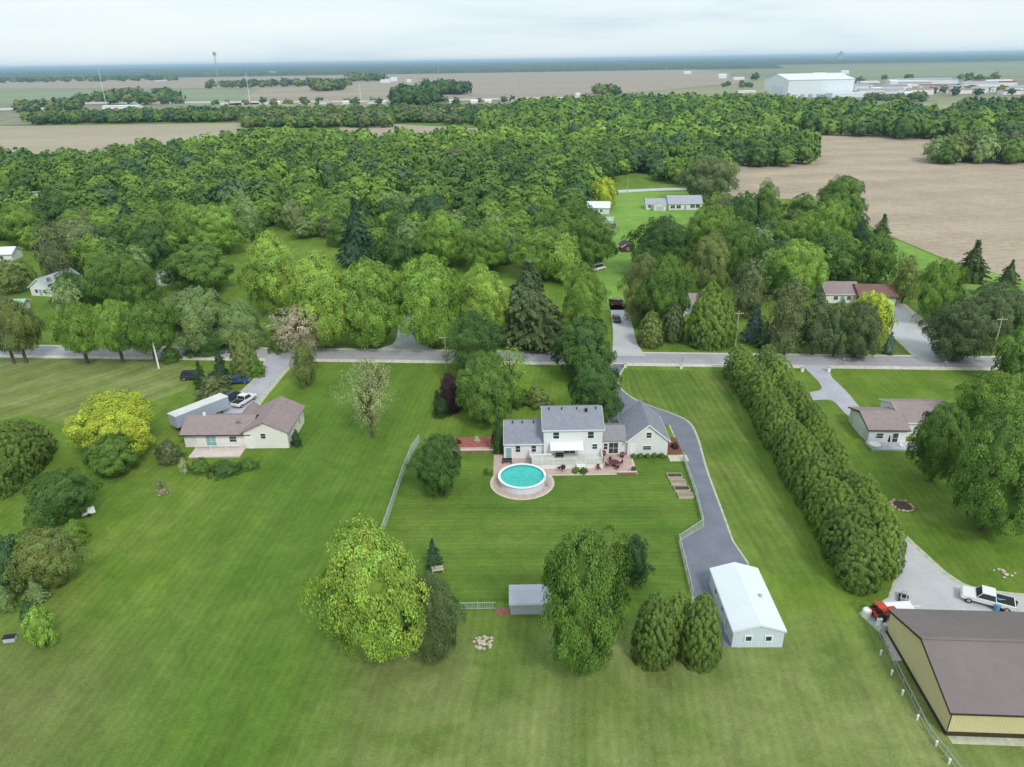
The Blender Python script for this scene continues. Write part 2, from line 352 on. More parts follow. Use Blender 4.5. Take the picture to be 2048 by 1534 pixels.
# road and verges
rA, rB = Vector((-119.2, 160.2)), Vector((108.0, 142.9)); rd = (rB - rA).normalized(); rn = Vector((-rd.y, rd.x))
def strip(name, a, b, off0, off1, z, m, nseg=40):
    V = []; Fs = []
    for i in range(nseg + 1):
        p = rA + rd * (a + (b - a) * i / nseg)
        for o in (off0, off1): q = p + rn * o; V.append((q.x, q.y, z))
    for i in range(nseg): Fs.append((2*i, 2*i+2, 2*i+3, 2*i+1))
    o = bpy.data.objects.new(name, raw_mesh(name, V, Fs, [m])); C.objects.link(o); return tag(o, kind='structure')
strip('road_shoulder', -400, 620, -4.6, 3.7, 0.008, M['shoulder'])
strip('road', -400, 620, -2.9, 2.8, 0.014, M['road'])
strip('road_seam', -400, 620, -0.07, 0.10, 0.018, M['tar'])

sheet('driveway_edge', smooth_line([(530, 716), (517, 745), (478, 785), (440, 812), (440, 842)]) + smooth_line([(508, 842), (520, 812), (548, 775), (580, 738), (610, 716)]), 0.012, M['edge'])
sheet('driveway', smooth_line([(536, 706), (522, 745), (485, 785), (448, 812), (448, 838)]) + smooth_line([(500, 838), (512, 810), (540, 772), (572, 738), (604, 706)]), 0.020, M['drive'])
sheet('driveway', smooth_line([(750, 698), (785, 688), (795, 665), (800, 622)]) + smooth_line([(835, 622), (830, 662), (834, 684), (872, 700)]), 0.020, M['concrete'])
sheet('driveway', smooth_line([(1224, 712), (1226, 660), (1217, 598)]) + smooth_line([(1243, 598), (1262, 640), (1274, 685), (1292, 712)]), 0.020, M['concrete'])
lft = smooth_line([(1226, 728), (1203, 760), (1205, 800), (1222, 850)]) + [(1340, 850)] + smooth_line([(1350, 872), (1366, 905), (1386, 965), (1402, 1020), (1409, 1052)], 4) + [(1360, 1082), (1378, 1160), (1392, 1215), (1416, 1250), (1446, 1296)]
rgt = [(1475, 1296), (1500, 1200), (1494, 1126)] + smooth_line([(1464, 1082), (1436, 1005), (1412, 940), (1395, 880), (1378, 846), (1345, 828), (1300, 812), (1262, 795), (1234, 766), (1250, 728)], 4)
sheet('driveway_edge', [(x_ + (4 if i >= len(lft) else -3), y_) for i, (x_, y_) in enumerate(lft + rgt)], 0.012, M['edge'])
sheet('driveway', lft + rgt, 0.020, M['drive_new'])
sheet('driveway', [(1606, 730), (1655, 730)] + smooth_line([(1664, 755), (1692, 782), (1718, 812), (1740, 832)]) + [(1700, 836)] + smooth_line([(1682, 818), (1660, 800), (1608, 803)]) + smooth_line([(1600, 786), (1640, 780), (1638, 765), (1612, 738)]), 0.020, M['drive'])
sheet('driveway_edge', [(1755, 596), (1800, 600), (1850, 640), (1918, 722), (1835, 722), (1765, 652)], 0.012, M['gravel'])
sheet('driveway', smooth_line([(1762, 600), (1785, 602), (1825, 645), (1858, 680), (1905, 720)]) + smooth_line([(1845, 722), (1820, 700), (1790, 665), (1758, 630)]), 0.020, M['concrete'])
sheet('driveway', [(1788, 1052)] + smooth_line([(1800, 1068), (1850, 1115), (1900, 1158), (1960, 1182), (2110, 1200)]) + [(2110, 1320), (1790, 1320), (1770, 1268), (1722, 1226), (1780, 1195), (1800, 1140), (1790, 1100)], 0.020, M['concrete'])
sheet('driveway_edge', [(1784, 1046)] + smooth_line([(1806, 1064), (1856, 1110), (1905, 1152), (1960, 1176), (2110, 1194)]) + [(2110, 1320), (1786, 1322), (1764, 1270), (1716, 1226), (1776, 1195), (1794, 1140), (1784, 1100)], 0.012, M['edge'])
sheet('path', [(1185, 382), (1330, 376), (1460, 374), (1460, 378), (1330, 381), (1186, 388)], 0.04, M['concrete'])
sheet('mulch_bed', smooth_line([(1015, 672), (1060, 668), (1110, 672), (1112, 692), (1060, 696), (1010, 692), (1015, 672)]), 0.012, M['mulch'])

# fields and the far plain
fm = lambda n, a, b, ang=0.0, ps=3.0: fieldmat(n, a, b, R(ang), ps)
M['f_tan'] = fm('ploughed_tan_soil', (0.36, 0.29, 0.215), (0.42, 0.35, 0.26), 12, 4.0)
M['f_tan2'] = fm('tan_stubble', (0.34, 0.32, 0.22), (0.40, 0.33, 0.25), 2, 14)
M['f_brown'] = fm('far_brown_soil', (0.29, 0.25, 0.195), (0.36, 0.31, 0.24), 3, 40)
M['f_green'] = fm('far_young_crop', (0.19, 0.25, 0.14), (0.26, 0.29, 0.19), 2, 40)
M['f_olive'] = fm('far_olive_pasture', (0.22, 0.25, 0.12), (0.31, 0.30, 0.19), 2, 30)
M['plain'] = fm('far_plain_soil', (0.15, 0.19, 0.11), (0.30, 0.27, 0.20), 1, 150)
V = []; Fs = []
ys = [900, 1100, 1400, 1900, 2700, 4000, 6500, 11000, 20000, 38000]; xs = [-38000, -16000, -8000, -4000, -2000, -1000, 0, 1000, 2000, 4000, 8000, 16000, 38000]
for y_ in ys:
    for x_ in xs: V.append((x_, y_, 0.15))
Fs = [(j*13+i, j*13+i+1, (j+1)*13+i+1, (j+1)*13+i) for j in range(9) for i in range(12)]
o = bpy.data.objects.new('far_plain', raw_mesh('far_plain', V, Fs, [M['plain']])); C.objects.link(o); tag(o, kind='structure')
sheet('field', [(1430, 392), (1440, 345), (1500, 300), (1545, 258), (2300, 282), (2300, 620), (2060, 562), (1920, 530), (1800, 480), (1740, 452), (1620, 400)], 0.03, M['f_tan'])
sheet('field', [(-250, 350), (-250, 250), (60, 252), (480, 246), (500, 300), (300, 330), (100, 345)], 0.03, M['f_tan2'])
sheet('field', [(670, 300), (680, 252), (780, 248), (1060, 262), (1040, 280)], 0.03, M['f_tan2'])
sheet('field', [(-400, 249), (-400, 230), (54, 231), (60, 249)], 0.05, M['f_brown'])
sheet('field', [(-500, 222), (-500, 176), (180, 176), (330, 178), (800, 188), (800, 200), (420, 212), (160, 206)], 0.4, M['f_green'])
sheet('field', [(470, 207), (520, 178), (720, 168), (980, 150), (1500, 158), (1480, 166), (1230, 190), (1020, 200), (800, 204)], 0.5, M['f_brown'])
sheet('field', [(-600, 176), (-600, 160), (500, 152), (940, 143), (1380, 138), (1460, 146), (1460, 158), (980, 150), (720, 168), (520, 178)], 0.6, M['f_brown'])
sheet('field', [(420, 216), (470, 207), (800, 204), (800, 216)], 0.4, M['f_olive'])
sheet('field', [(1235, 195), (1240, 188), (1480, 170), (1530, 160), (1560, 196)], 0.5, M['f_olive'])
sheet('field', [(1600, 156), (1600, 137), (2300, 122), (2300, 150)], 0.6, M['f_green'])
sheet('field', [(1840, 226), (1850, 196), (1990, 194), (1900, 226)], 0.3, M['f_olive'])
sheet('far_road', [(-300, 228), (40, 216), (170, 205), (800, 202), (1230, 192), (1540, 196), (1540, 199), (1230, 195), (800, 205), (170, 209), (40, 221), (-300, 233)], 0.8, M['gravel'])

# ------------------------------------------------------------------ trees
def profile(style, t):
    """crown radius (0-1) at height share t of the crown"""
    if style in PRF:
        tm, p, q, lo = PRF[style]
        if t >= tm: u = (t - tm) / (1 - tm); return max(0.0, 1 - u ** p) ** q
        u = (tm - t) / tm; return max(0.0, 1 - lo * u ** 2.2) ** .5
    if style == 'cone': return min(1, (t + 0.05) * 8) ** 0.5 * (1 - t) ** 0.85 + 0.02
    if style == 'pine': return min(1, (t + 0.08) * 4) ** 0.6 * max(0.04, 1 - t ** 1.5) ** 0.9
    if style == 'bush': return max(0.05, 1 - t ** 2.2) ** 0.6
PRF = {'shade': (.45, 2.2, .5, .85), 'round': (.42, 2.1, .5, .75), 'spread': (.48, 2.2, .5, .8), 'tall': (.40, 1.9, .55, .7), 'loose': (.58, 2.2, .5, .85), 'arbor': (.28, 1.7, .60, .30)}
STY = {'shade': (1.25, .24, .27, .75, 1.0, 1.3),  # H0 real height in crown radii, base clearance, clump size, squash, outward bias, leaf long/wide
 'round': (1.75, .08, .25, .85, 1.2, 1.25), 'spread': (1.55, .12, .27, .7, 1.0, 1.3), 'tall': (2.5, .08, .30, .9, 1.1, 1.2),
 'loose': (1.7, .18, .22, .7, .5, 1.3), 'arbor': (3.2, .0, .22, 1.6, 1.5, 2.4), 'cone': (2.9, .01, .24, .5, .9, 2.6),
 'pine': (2.2, .03, .27, .55, .9, 2.2), 'bush': (1.2, .0, .28, .8, 1.2, 1.2)}
def crown_arrays(style, seed, nc, nl, leaf, core=True, lump=0.16, nr=.34, ck=1.0, tv=1.0, hv=1.0):
    """unit crown: radius 1, height 1 -> verts, quads, tint. nc clumps of nl leaves each"""
    H0, clr, cr, sq, bias, ar = STY[style]; cr *= ck; g = np.random.default_rng(seed); rr = random.Random(seed)
    ph = [g.uniform(0, 6.28) for _ in range(4)]
    def lumpy(a, t): return 1 + lump * (0.6 * math.sin(2*a + ph[0] + 3*t) + 0.4 * math.sin(3*a + ph[1] - 5*t) + 0.5*math.sin(7*t*2 + ph[2] + a))
    cs = []; k = 0
    # height samples weighted by circumference
    tt = np.linspace(0.0, 1.0, 60); wt = np.array([profile(style, t_) + 0.12 for t_ in tt]); cw = np.cumsum(wt) / wt.sum()
    for i in range(nc):
        t_ = float(np.interp((i + rr.random()) / nc, cw, tt)); a = i * 2.39996 + rr.uniform(-.35, .35)
        pr = profile(style, t_) * lumpy(a, t_); d = max(0, pr - cr * 0.75) * (1 if rr.random() > .18 else rr.uniform(.45, .9)) * rr.uniform(.88, 1.05)
        if style == 'loose': d *= rr.uniform(.6, 1.05)
        elif style in ('round', 'spread', 'tall', 'shade') and rr.random() < .14: d *= rr.uniform(1.06, 1.24)
        cs.append((d*math.cos(a), d*math.sin(a), (clr + (1-clr)*t_) * H0, a, t_))
    cs = np.array(cs); ctr = np.repeat(cs[:, :3], nl, 0); n = len(ctr)
    ctr_n = np.zeros((n, 3)); aa = np.repeat(cs[:, 3], nl); ctr_n[:, 0] = np.cos(aa); ctr_n[:, 1] = np.sin(aa)
    slope = np.repeat(cs[:, 4], nl); ctr_n *= (1 - slope*.75)[:, None]; ctr_n[:, 2] = .15 + slope * .9
    d = g.normal(size=(n, 3)) + ctr_n * bias; d /= np.linalg.norm(d, axis=1)[:, None]
    csz = np.repeat(cr * g.uniform(.75, 1.25, len(cs)), nl)
    if style in ('cone', 'pine'):   # clumps are boughs that run outward and droop
        u = g.random(n) ** .7; sp = g.normal(size=n) * .5
        rad = np.stack([np.cos(aa), np.sin(aa), -.35 * np.ones(n)], 1); tan = np.stack([-np.sin(aa), np.cos(aa), np.zeros(n)], 1)
        pos = ctr * 1.0 + rad * ((u - .55) * csz * 1.5)[:, None] + tan * (sp * csz * .75 * (1.1 - u))[:, None]
        pos[:, 2] += g.normal(size=n) * cr * .1
        nrm = np.stack([np.zeros(n), np.zeros(n), np.ones(n)], 1) + rad * .45 + g.normal(size=(n, 3)) * .35
        lon = rad + tan * (g.normal(size=n) * .5)[:, None]
    else:
        rad_ = g.uniform(.55, 1.0, n) ** .6
        stray = np.where(g.random(n) < .06, g.uniform(1.1, 1.5, n), 1.0)
        pos = ctr + d * (csz * rad_ * stray)[:, None] * np.array([1, 1, sq])
        cen = np.array([0, 0, (clr + (1 - clr) * .38) * H0]); outw = (pos - cen) / np.array([1, 1, max(.8, H0 * .5)]); outw /= np.linalg.norm(outw, axis=1)[:, None]
        nrm = d * .45 + outw * .75 + g.normal(size=(n, 3)) * nr
        lon = g.normal(size=(n, 3))
        if style == 'arbor': lon = np.array([0, 0, 1.0]) + g.normal(size=(n, 3)) * .25 + d * .3
    nrm /= np.linalg.norm(nrm, axis=1)[:, None]
    lon -= nrm * (lon * nrm).sum(1)[:, None]; lon /= np.linalg.norm(lon, axis=1)[:, None]
    lat = np.cross(nrm, lon); s = leaf * g.uniform(.7, 1.35, n)
    A = lon * (s * ar / 2)[:, None]; B = lat * (s / 2)[:, None]
    sk = g.uniform(.25, .75, (n, 1))     # leaves are kites, not squares
    Vv = np.stack([pos - A, pos - A*(1-2*sk)*.6 + B, pos + A, pos - A*(1-2*sk)*.6 - B], 1).reshape(-1, 3)
    Vv[:, 2] = np.maximum(Vv[:, 2], 0.01)
    ct = g.uniform(1 - .28*tv, 1 + .30*tv, len(cs)); hue = g.normal(size=len(cs)) * .045
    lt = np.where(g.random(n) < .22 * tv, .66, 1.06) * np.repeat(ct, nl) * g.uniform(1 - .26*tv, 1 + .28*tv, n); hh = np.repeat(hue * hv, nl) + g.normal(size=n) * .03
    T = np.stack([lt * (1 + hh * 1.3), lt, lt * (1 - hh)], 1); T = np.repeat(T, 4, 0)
    Q = np.arange(n * 4).reshape(-1, 4)
    if core:
        nu, nv = 10, 7; cv = []; cf = []
        for j in range(nv + 1):
            t_ = j / nv
            for i in range(nu):
                a = 2*math.pi*i/nu; p_ = max(.02, profile(style, t_) * lumpy(a, t_) * .70 - .03) * (0.15 if j in (0,) and style not in ('arbor', 'cone', 'bush') else 1) * (0.3 if j == nv else 1)
                cv.append((p_*math.cos(a), p_*math.sin(a), (clr + .03 + (1-clr) * t_ * .93) * H0))
        for j in range(nv):
            for i in range(nu): cf.append((j*nu+i, j*nu+(i+1)%nu, (j+1)*nu+(i+1)%nu, (j+1)*nu+i))
        cf.append((nv*nu, nv*nu+2, nv*nu+5, nv*nu+8))
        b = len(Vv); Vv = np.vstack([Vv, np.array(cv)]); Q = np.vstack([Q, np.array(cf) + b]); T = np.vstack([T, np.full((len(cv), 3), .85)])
    Vv[:, 2] /= H0
    z0_, z1_ = np.percentile(Vv[:, 2], 1.0), np.percentile(Vv[:, 2], 99.4)
    if clr > .02: Vv[:, 2] = clr + (Vv[:, 2] - z0_) * (1 - clr) / (z1_ - z0_)
    else: Vv[:, 2] = np.maximum(Vv[:, 2] / z1_, 0.002)
    Vv[:, :2] /= np.percentile(np.hypot(Vv[:, 0], Vv[:, 1]), 95 if style not in ('round', 'tall') else 90)
    return Vv.astype('f'), Q, T.astype('f')

_protos = {}
def proto(style, q, k):
    """quality q: 3 near, 2 middle, 1 small in the picture"""
    key = (style, q, k)
    if key not in _protos:
        nc, nl, lf = {3: (300, 150, .028), 2: (120, 60, .058), 1: (50, 36, .110)}[q]
        if style == 'arbor': nc = int(nc * 1.7); nl = int(nl * .8); lf *= .85
        if style in ('cone', 'pine'): nc = int(nc * 1.4); lf *= .85
        if style == 'loose': nc = int(nc * .7); nl = int(nl * .26)
        V_, Q_, T_ = crown_arrays(style, 100 + k * 17 + q * 3 + len(style), nc, nl, lf, core=style != 'loose', ck={3: .66, 2: .8, 1: 1}[q] * (.62 if style == 'arbor' else 1), lump=.06 if style == 'arbor' else .34, tv=.5 if style == 'arbor' else .85)
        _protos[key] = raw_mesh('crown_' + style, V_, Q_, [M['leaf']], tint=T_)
    return _protos[key]
_trunks = {}
def trunk(style, k):
    key = (style in ('arbor', 'cone', 'pine'), style == 'loose', k)
    if key not in _trunks:
        b = MB(); r = random.Random(k + 5)
        if key[0]: b.tube((0,0,0), (0,0,.9), .06, .012, 7)
        else:
            top = .55; b.tube((0,0,-.01), (0,0,.28), .075, .055, 8); b.tube((0,0,.28), (.04,.03,.62), .055, .03, 7); b.tube((.04,.03,.62), (0,0,.9), .03, .01, 6)
            for i in range(9 if key[1] else 6):
                a = i * 2.4 + r.uniform(-.3, .3); z0 = r.uniform(.2, .6); rr_ = r.uniform(.4, .75); z1 = min(.95, z0 + r.uniform(.15, .4))
                p = (0.02, .02, z0); q_ = (rr_*.5*math.cos(a), rr_*.5*math.sin(a), (z0+z1)/2 - .01); e_ = (rr_*math.cos(a+.2), rr_*math.sin(a+.2), z1)
                b.tube(p, q_, .032, .022, 6); b.tube(q_, e_, .022, .007, 5)
                if key[1]:
                    for s_ in (-.5, .5): b.tube(q_, (rr_*.8*math.cos(a+s_), rr_*.8*math.sin(a+s_), z1 - r.uniform(0, .08)), .014, .005, 4)
        _trunks[key] = raw_mesh('trunk', b.v, b.f, [M['bark']])
    return _trunks[key]
COL = dict(
 dark=(0.080,0.165,0.034), deep=(0.048,0.105,0.030), mid=(0.130,0.235,0.040), fresh=(0.185,0.315,0.046), lime=(0.320,0.475,0.077), bright=(0.230,0.388,0.061),
 yellow=(0.470,0.570,0.060), gold=(0.462,0.572,0.055), olive=(0.195,0.255,0.066), dusk=(0.155,0.200,0.075), grey=(0.205,0.270,0.105), blue=(0.135,0.211,0.162), bluegreen=(0.080,0.165,0.062),
 pale=(0.363,0.418,0.187), buff=(0.572,0.506,0.341), maroon=(0.066,0.034,0.041), pine=(0.120,0.175,0.064), arb=(0.205,0.315,0.056), arb2=(0.168,0.262,0.053), sage=(0.225,0.330,0.110), teal=(0.055,0.120,0.055))
def tree(kind, label, cat, x, y, r, h, style, col, q=2, k=None, group=None, rz=None, jit=True):
    k = rnd.randrange(2 if q == 3 else 3) if k is None else k
    t = thing(kind, label, cat, (x, y, 0), rnd.uniform(0, 6.28) if rz is None else rz, group)
    c = bpy.data.objects.new('crown', proto(style, q, k)); C.objects.link(c); c.parent = t
    b = bpy.data.objects.new('trunk', trunk(style, k % 2)); C.objects.link(b); b.parent = t
    c.scale = (r, r, h); b.scale = (min(r, 6), min(r, 6), h)
    j = rnd.uniform(.9, 1.1) if jit else 1
    c.color = (*[v * j for v in COL[col]], 1)
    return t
def fit(cx, top, bot, wpx, style):
    """where and how big a tree must stand to fill the given outline in the photo"""
    clr = STY[style][1]; cy = (top + bot) / 2; hh = (bot - top) / 2; z = 4.0
    for _ in range(12):
        x_, y_ = G(cx, cy, z); s = ppm(y_ - (z*math.sin(TH)/math.cos(TH) if 0 else 0)); D = math.hypot(x_, y_); al = math.atan2(CH - z, D)
        zc = y_*math.cos(TH) + (CH - z)*math.sin(TH); s = F / zc
        r = wpx / 2 / s; v = (hh / s) ** 2 - (r * math.sin(al)) ** 2
        hz = math.sqrt(max(v, (0.35 * r) ** 2)) / math.cos(al); h = 2 * hz / (1 - clr); z = h * (1 + clr) / 2
    return x_, y_, r, h
taken = []
K = {'d': ('deciduous_tree', 'tree'), 'c': ('conifer_tree', 'conifer'), 's': ('spruce_tree', 'spruce'), 'a': ('arborvitae', 'arborvitae'), 'b': ('shrub', 'shrub'), 'p': ('pine_tree', 'pine')}
def T(kc, style, col, cx, top, bot, wpx, label, q=None, group=None):
    x_, y_, r, h = fit(cx, top, bot, wpx, style)
    q = q or (3 if wpx > 85 else 2 if wpx > 32 else 1)
    kd, ct = K[kc]; taken.append((x_, y_, r * .85)); tree(kd, label, ct, x_, y_, r, h, style, col, q, group=group)
# near yards
T('d','spread','lime',742,1045,1312,228,'large lime green tree with bright leaf tips beside the lush field')
T('p','tall','pine',864,1150,1312,112,'dull dark green pine tucked against the large lime tree')
T('c','cone','teal',866,1078,1138,38,'slim dark green sapling beside the small pale bench')
T('d','spread','mid',1168,1062,1328,196,'tall mid green tree overhanging the small grey shed')
T('c','tall','deep',1270,1068,1168,66,'narrow dark tree just behind the tall mid green tree')
T('a','arbor','arb2',1312,1186,1322,92,'wide olive arborvitae next to the tall mid green tree',3)
T('a','arbor','arb2',1404,1188,1326,86,'dark olive arborvitae nearest the white metal garage',3)
T('a','arbor','arb',1356,1182,1300,74,'arborvitae set back between two wider olive ones')
T('d','round','dark',877,866,980,104,'round dark green maple beside the pale fence left of the pool')
T('d','tall','dark',950,620,750,122,'dense dark green tree standing between road and white house left side')
T('d','round','mid',968,704,838,118,'mid green tree in front of the maroon shrub')
T('d','loose','bright',1020,692,806,92,'bright green loose tree behind the grey roofed house wing')
T('d','round','dark',1168,634,752,130,'round dark green tree overhanging the road by the driveway')
T('d','round','dark',1194,718,836,116,'round dark tree directly behind the two storey house')
T('b','bush','maroon',900,745,822,62,'dark maroon leaved shrub under the trees')
T('b','bush','deep',884,795,832,40,'low dark green shrub beside the maroon one')
T('b','bush','olive',1072,768,814,66,'olive shrub with reddish tips behind the house')
T('b','bush','dark',1035,772,812,50,'green shrub by the back corner of the left wing')
T('b','bush','deep',995,840,905,26,'dark shrub against the left wing wall')
T('d','round','yellow',226,782,903,168,'broad bright yellow tree in the left meadow')
T('d','round','mid',222,866,946,108,'green tree in front of the bright yellow one')
T('d','round','dark',120,938,1040,118,'dark green round tree beside the white garden cart')
T('b','bush','fresh',148,1036,1086,54,'light green bush below the white garden cart')
T('d','round','olive',86,1054,1172,128,'olive scrub tree with light tips at the left')
T('d','round','bluegreen',8,1066,1182,80,'blue green tree cut by the left picture edge')
T('s','cone','sage',68,1152,1206,44,'small silver blue spruce between scrub tree and lime bush')
T('s','cone','bluegreen',52,1196,1240,34,'small dark spruce beside the silver blue one')
T('b','round','bright',77,1212,1292,62,'bright lime bush lowest of the left border')
T('b','bush','sage',8,1170,1222,44,'greyish bush at the left picture edge')
T('a','arbor','arb2',74,842,912,58,'farthest arborvitae of the clipped row at the left edge',2)
T('a','arbor','arb2',54,838,932,72,'second arborvitae of the clipped row at the left edge',3)
T('a','arbor','arb2',32,840,950,80,'third arborvitae of the clipped row at the left edge',3)
T('a','arbor','arb2',8,844,970,84,'fourth arborvitae of the clipped row at the left edge',3)
T('a','arbor','arb2',-22,850,990,90,'nearest arborvitae of the clipped row, cut by the left picture edge',3)
T('b','bush','dusk',336,876,926,58,'dull olive shrub left of the cream house')
T('b','bush','mid',400,912,946,50,'low green planting at the left end of the patio front')
T('b','bush','dark',448,916,952,64,'low dark planting in front of the cream house patio')
T('b','bush','mid',496,912,940,44,'low green planting at the right end of the patio front')
T('b','bush','deep',592,858,892,24,'dark shrub at the right corner of the cream house')
T('b','bush','pale',366,915,945,24,'pale yellowing shrub beside the patio planting')
T('p','cone','teal',438,694,752,34,'tall thin dark pine tip beside the parked blue car')
T('p','cone','deep',400,722,778,32,'dark pine beside the black parked vehicle')
T('p','pine','dusk',428,738,794,82,'bushy grey green pine hiding the parked cars')
T('a','arbor','olive',484,660,752,54,'olive arborvitae standing by the left driveway')
T('b','bush','mid',508,708,752,44,'green shrub beside the olive arborvitae')
T('d','loose','buff',597,610,700,110,'pale pinkish half bare tree on the roadside')
T('d','tall','olive',608,682,768,50,'narrow green ivy covered tree below the pale half bare one')
T('d','loose','pale',736,716,852,112,'sparse pale budding tree on the lawn beyond the cream house')
# near-side roadside trees, left
T('d','shade','olive',30,600,700,92,'thin olive roadside tree at the far left')
T('d','shade','grey',4,596,700,92,'olive crowned tree behind the thin roadside one')
T('d','shade','fresh',156,608,702,104,'leafy green roadside tree, left of a close pair')
T('d','shade','bright',228,602,700,96,'bright green roadside tree in the middle of the left clump')
T('d','shade','mid',296,602,700,112,'green roadside tree behind the leaning white pole')
T('b','bush','dark',340,690,724,40,'low dark bush beside the road and white pole')
# right side yards
T('d','spread','fresh',1994,744,872,140,'fresh green tree behind the brown roofed house at the right')
T('d','spread','mid',1882,806,950,112,'broad green tree overhanging the right brown roofed house')
T('d','round','mid',2000,816,1056,166,'very large mid green tree at the right edge')
T('d','round','mid',2040,652,766,84,'green tree at the right end of the road')
T('d','round','fresh',2058,720,812,70,'pale green tree at the right picture edge below the road')
# beyond the road
T('d','round','lime',545,468,618,122,'lime green tree first in the bright roadside row')
T('d','round','lime',640,508,684,138,'lime green tree second in the bright roadside row')
T('d','round','bright',742,522,684,136,'bright green tree left of the gravel drive beyond the road')
T('d','round','bright',860,514,684,138,'bright green tree right of the gravel drive beyond the road')
T('d','tall','lime',962,532,676,112,'lime green tree just left of the big dark pine')
T('p','pine','pine',1058,526,690,152,'big dark pine over the red mulch bed')
T('d','tall','fresh',1166,530,676,96,'green tree between big dark pine and far driveway')
T('d','tall','lime',1130,470,560,70,'lime topped tree behind the big dark pine')
T('b','round','sage',395,575,692,124,'loose pale green thicket behind the left road')
T('b','bush','sage',480,600,692,110,'leafy thicket beside the pale half bare tree')
T('b','bush','dark',420,640,696,130,'low dark hedge along the far road edge, left')
T('b','bush','mid',560,640,700,60,'low green bush under the first lime tree')
T('d','round','mid',396,487,576,136,'broad domed green tree in the left clearing')
T('d','tall','mid',212,508,616,112,'mid green tree left of the white roofed shed')
T('d','round','mid',262,512,622,100,'round green tree touching the white roofed shed')
T('d','round','bright',422,410,502,112,'lime green tree with a yellow patch beside it')
T('b','round','yellow',368,424,462,34,'small bright yellow tree against the lime green one')
T('c','tall','sage',490,384,476,56,'tall grey green conifer among the woods')
T('d','spread','grey',150,440,530,120,'grey green spreading tree near the left houses')
T('d','spread','fresh',42,410,480,96,'fresh green tree in front of the far left grey roof')
T('d','round','dark',108,378,450,74,'dark tree right of the far left grey roof')
T('d','tall','dusk',104,440,560,70,'dull green tree above the left grey roofed houses')
T('d','spread','olive',20,520,580,84,'olive tree beside the left grey roofed houses')
T('d','round','dark',296,448,530,88,'dark green tree behind the broad domed one')
T('d','round','fresh',236,600,660,84,'fresh green small tree behind the left roadside clump')
T('d','round','sage',136,560,640,70,'pale sage tree beside the grey roofed house')
T('p','cone','teal',712,400,528,76,'dark pointed conifer beyond the bright roadside row')
T('d','round','dark',786,462,536,74,'round dark green tree beside the dark pointed conifer')
T('d','round','bright',884,424,524,98,'bright lime topped tree rising above its dark neighbours')
T('d','round','fresh',968,456,540,92,'fresh green tree right of the lime topped one')
T('d','round','fresh',1086,456,550,116,'broad fresh green tree behind the big dark pine')
T('d','round','mid',1180,430,530,98,'mid green tree left of the far bright lawn')
T('d','tall','olive',1288,510,640,88,'olive green tree right of the parked cars')
T('d','spread','mid',1336,512,650,96,'leafy green tree over the hidden blue grey house')
T('a','arbor','olive',1302,622,692,54,'olive arborvitae nearest the far driveway')
T('a','arbor','pine',1346,604,682,50,'dark arborvitae second from the far driveway')
T('a','arbor','arb',1420,566,692,88,'tall yellow green arborvitae beyond the road')
T('s','cone','teal',1410,602,692,62,'dark spruce in front of the tall yellow green arborvitae')
T('a','arbor','arb',1452,598,692,44,'narrow yellow green arborvitae by the utility pole')
T('s','cone','blue',1512,606,684,50,'blue spruce right of the utility pole')
T('s','cone','bluegreen',1532,644,694,48,'small blue green spruce beside the taller blue one')
T('p','tall','dusk',1580,556,700,82,'tall olive grey pine beyond the road')
T('p','tall','pine',1634,592,702,72,'dark pine between the olive grey one and the roadside hedge')
T('a','round','pine',1676,602,706,62,'dark olive evergreen in the roadside hedge, left half')
T('a','round','pine',1720,604,708,88,'wide domed dark evergreen in the roadside hedge, right half')
T('d','spread','yellow',1744,586,690,84,'bright yellow tree behind the dark roadside evergreens')
T('s','cone','blue',1780,664,708,26,'tiny blue spruce beside the upper right driveway')
T('d','round','dark',1322,436,542,118,'big dark green tree right of the far bright lawn')
T('d','round','fresh',1430,412,512,112,'fresh green tree in front of the white ranch house')
T('d','round','mid',1486,446,560,92,'mid green tree between two fresh green ones')
T('d','spread','olive',1424,468,580,92,'olive brown tree above the tall yellow green arborvitae')
T('d','tall','dusk',1500,520,630,70,'dull green tree above the utility pole')
T('d','round','bright',1592,480,592,112,'bright green tree left of the brown roofed garage')
T('d','round','sage',1540,500,580,64,'pale green tree beside the bright green one')
T('d','round','bright',1662,402,516,88,'bright green tree edging the brown field')
T('c','tall','teal',1716,424,504,46,'dark conifer between bright tree and brown field')
T('s','cone','pine',1764,430,494,46,'dark spruce against the brown field')
T('d','round','mid',1758,468,560,78,'round green tree below the dark field spruce')
T('d','round','mid',1684,354,440,100,'large green tree standing against the brown field')
T('d','round','mid',1608,388,452,76,'green tree at the near edge of the brown field')
T('d','tall','mid',1530,362,462,66,'green tree right of the white ranch house')
T('d','round','dark',1490,385,470,70,'dark green tree close to the white ranch house')
T('d','spread','fresh',1880,520,634,98,'fresh green tree above the upper right driveway')
T('d','tall','olive',1814,512,600,56,'slim olive tree behind the red roofed garage')
T('s','cone','pine',1948,482,562,62,'dark spruce on the green verge of the brown field')
T('s','cone','pine',2020,520,572,40,'smaller dark spruce at the right field verge')
T('p','round','pine',1990,566,664,118,'wide dark pine at the upper right')
T('p','round','pine',1922,602,716,120,'wide olive dark pine right of the upper right driveway')
T('d','round','mid',2040,590,660,70,'green tree behind the wide dark pine at the right edge')
T('d','round','gold',1210,354,412,56,'yellow tree beside the far bright lawn')
T('d','spread','grey',1420,314,392,110,'pale grey green tree behind the white ranch house')
T('d','spread','dusk',905,296,350,70,'brown tinged tree rising among the woods')
T('p','cone','grey',350,336,385,34,'pale grey bare tree among the woods')
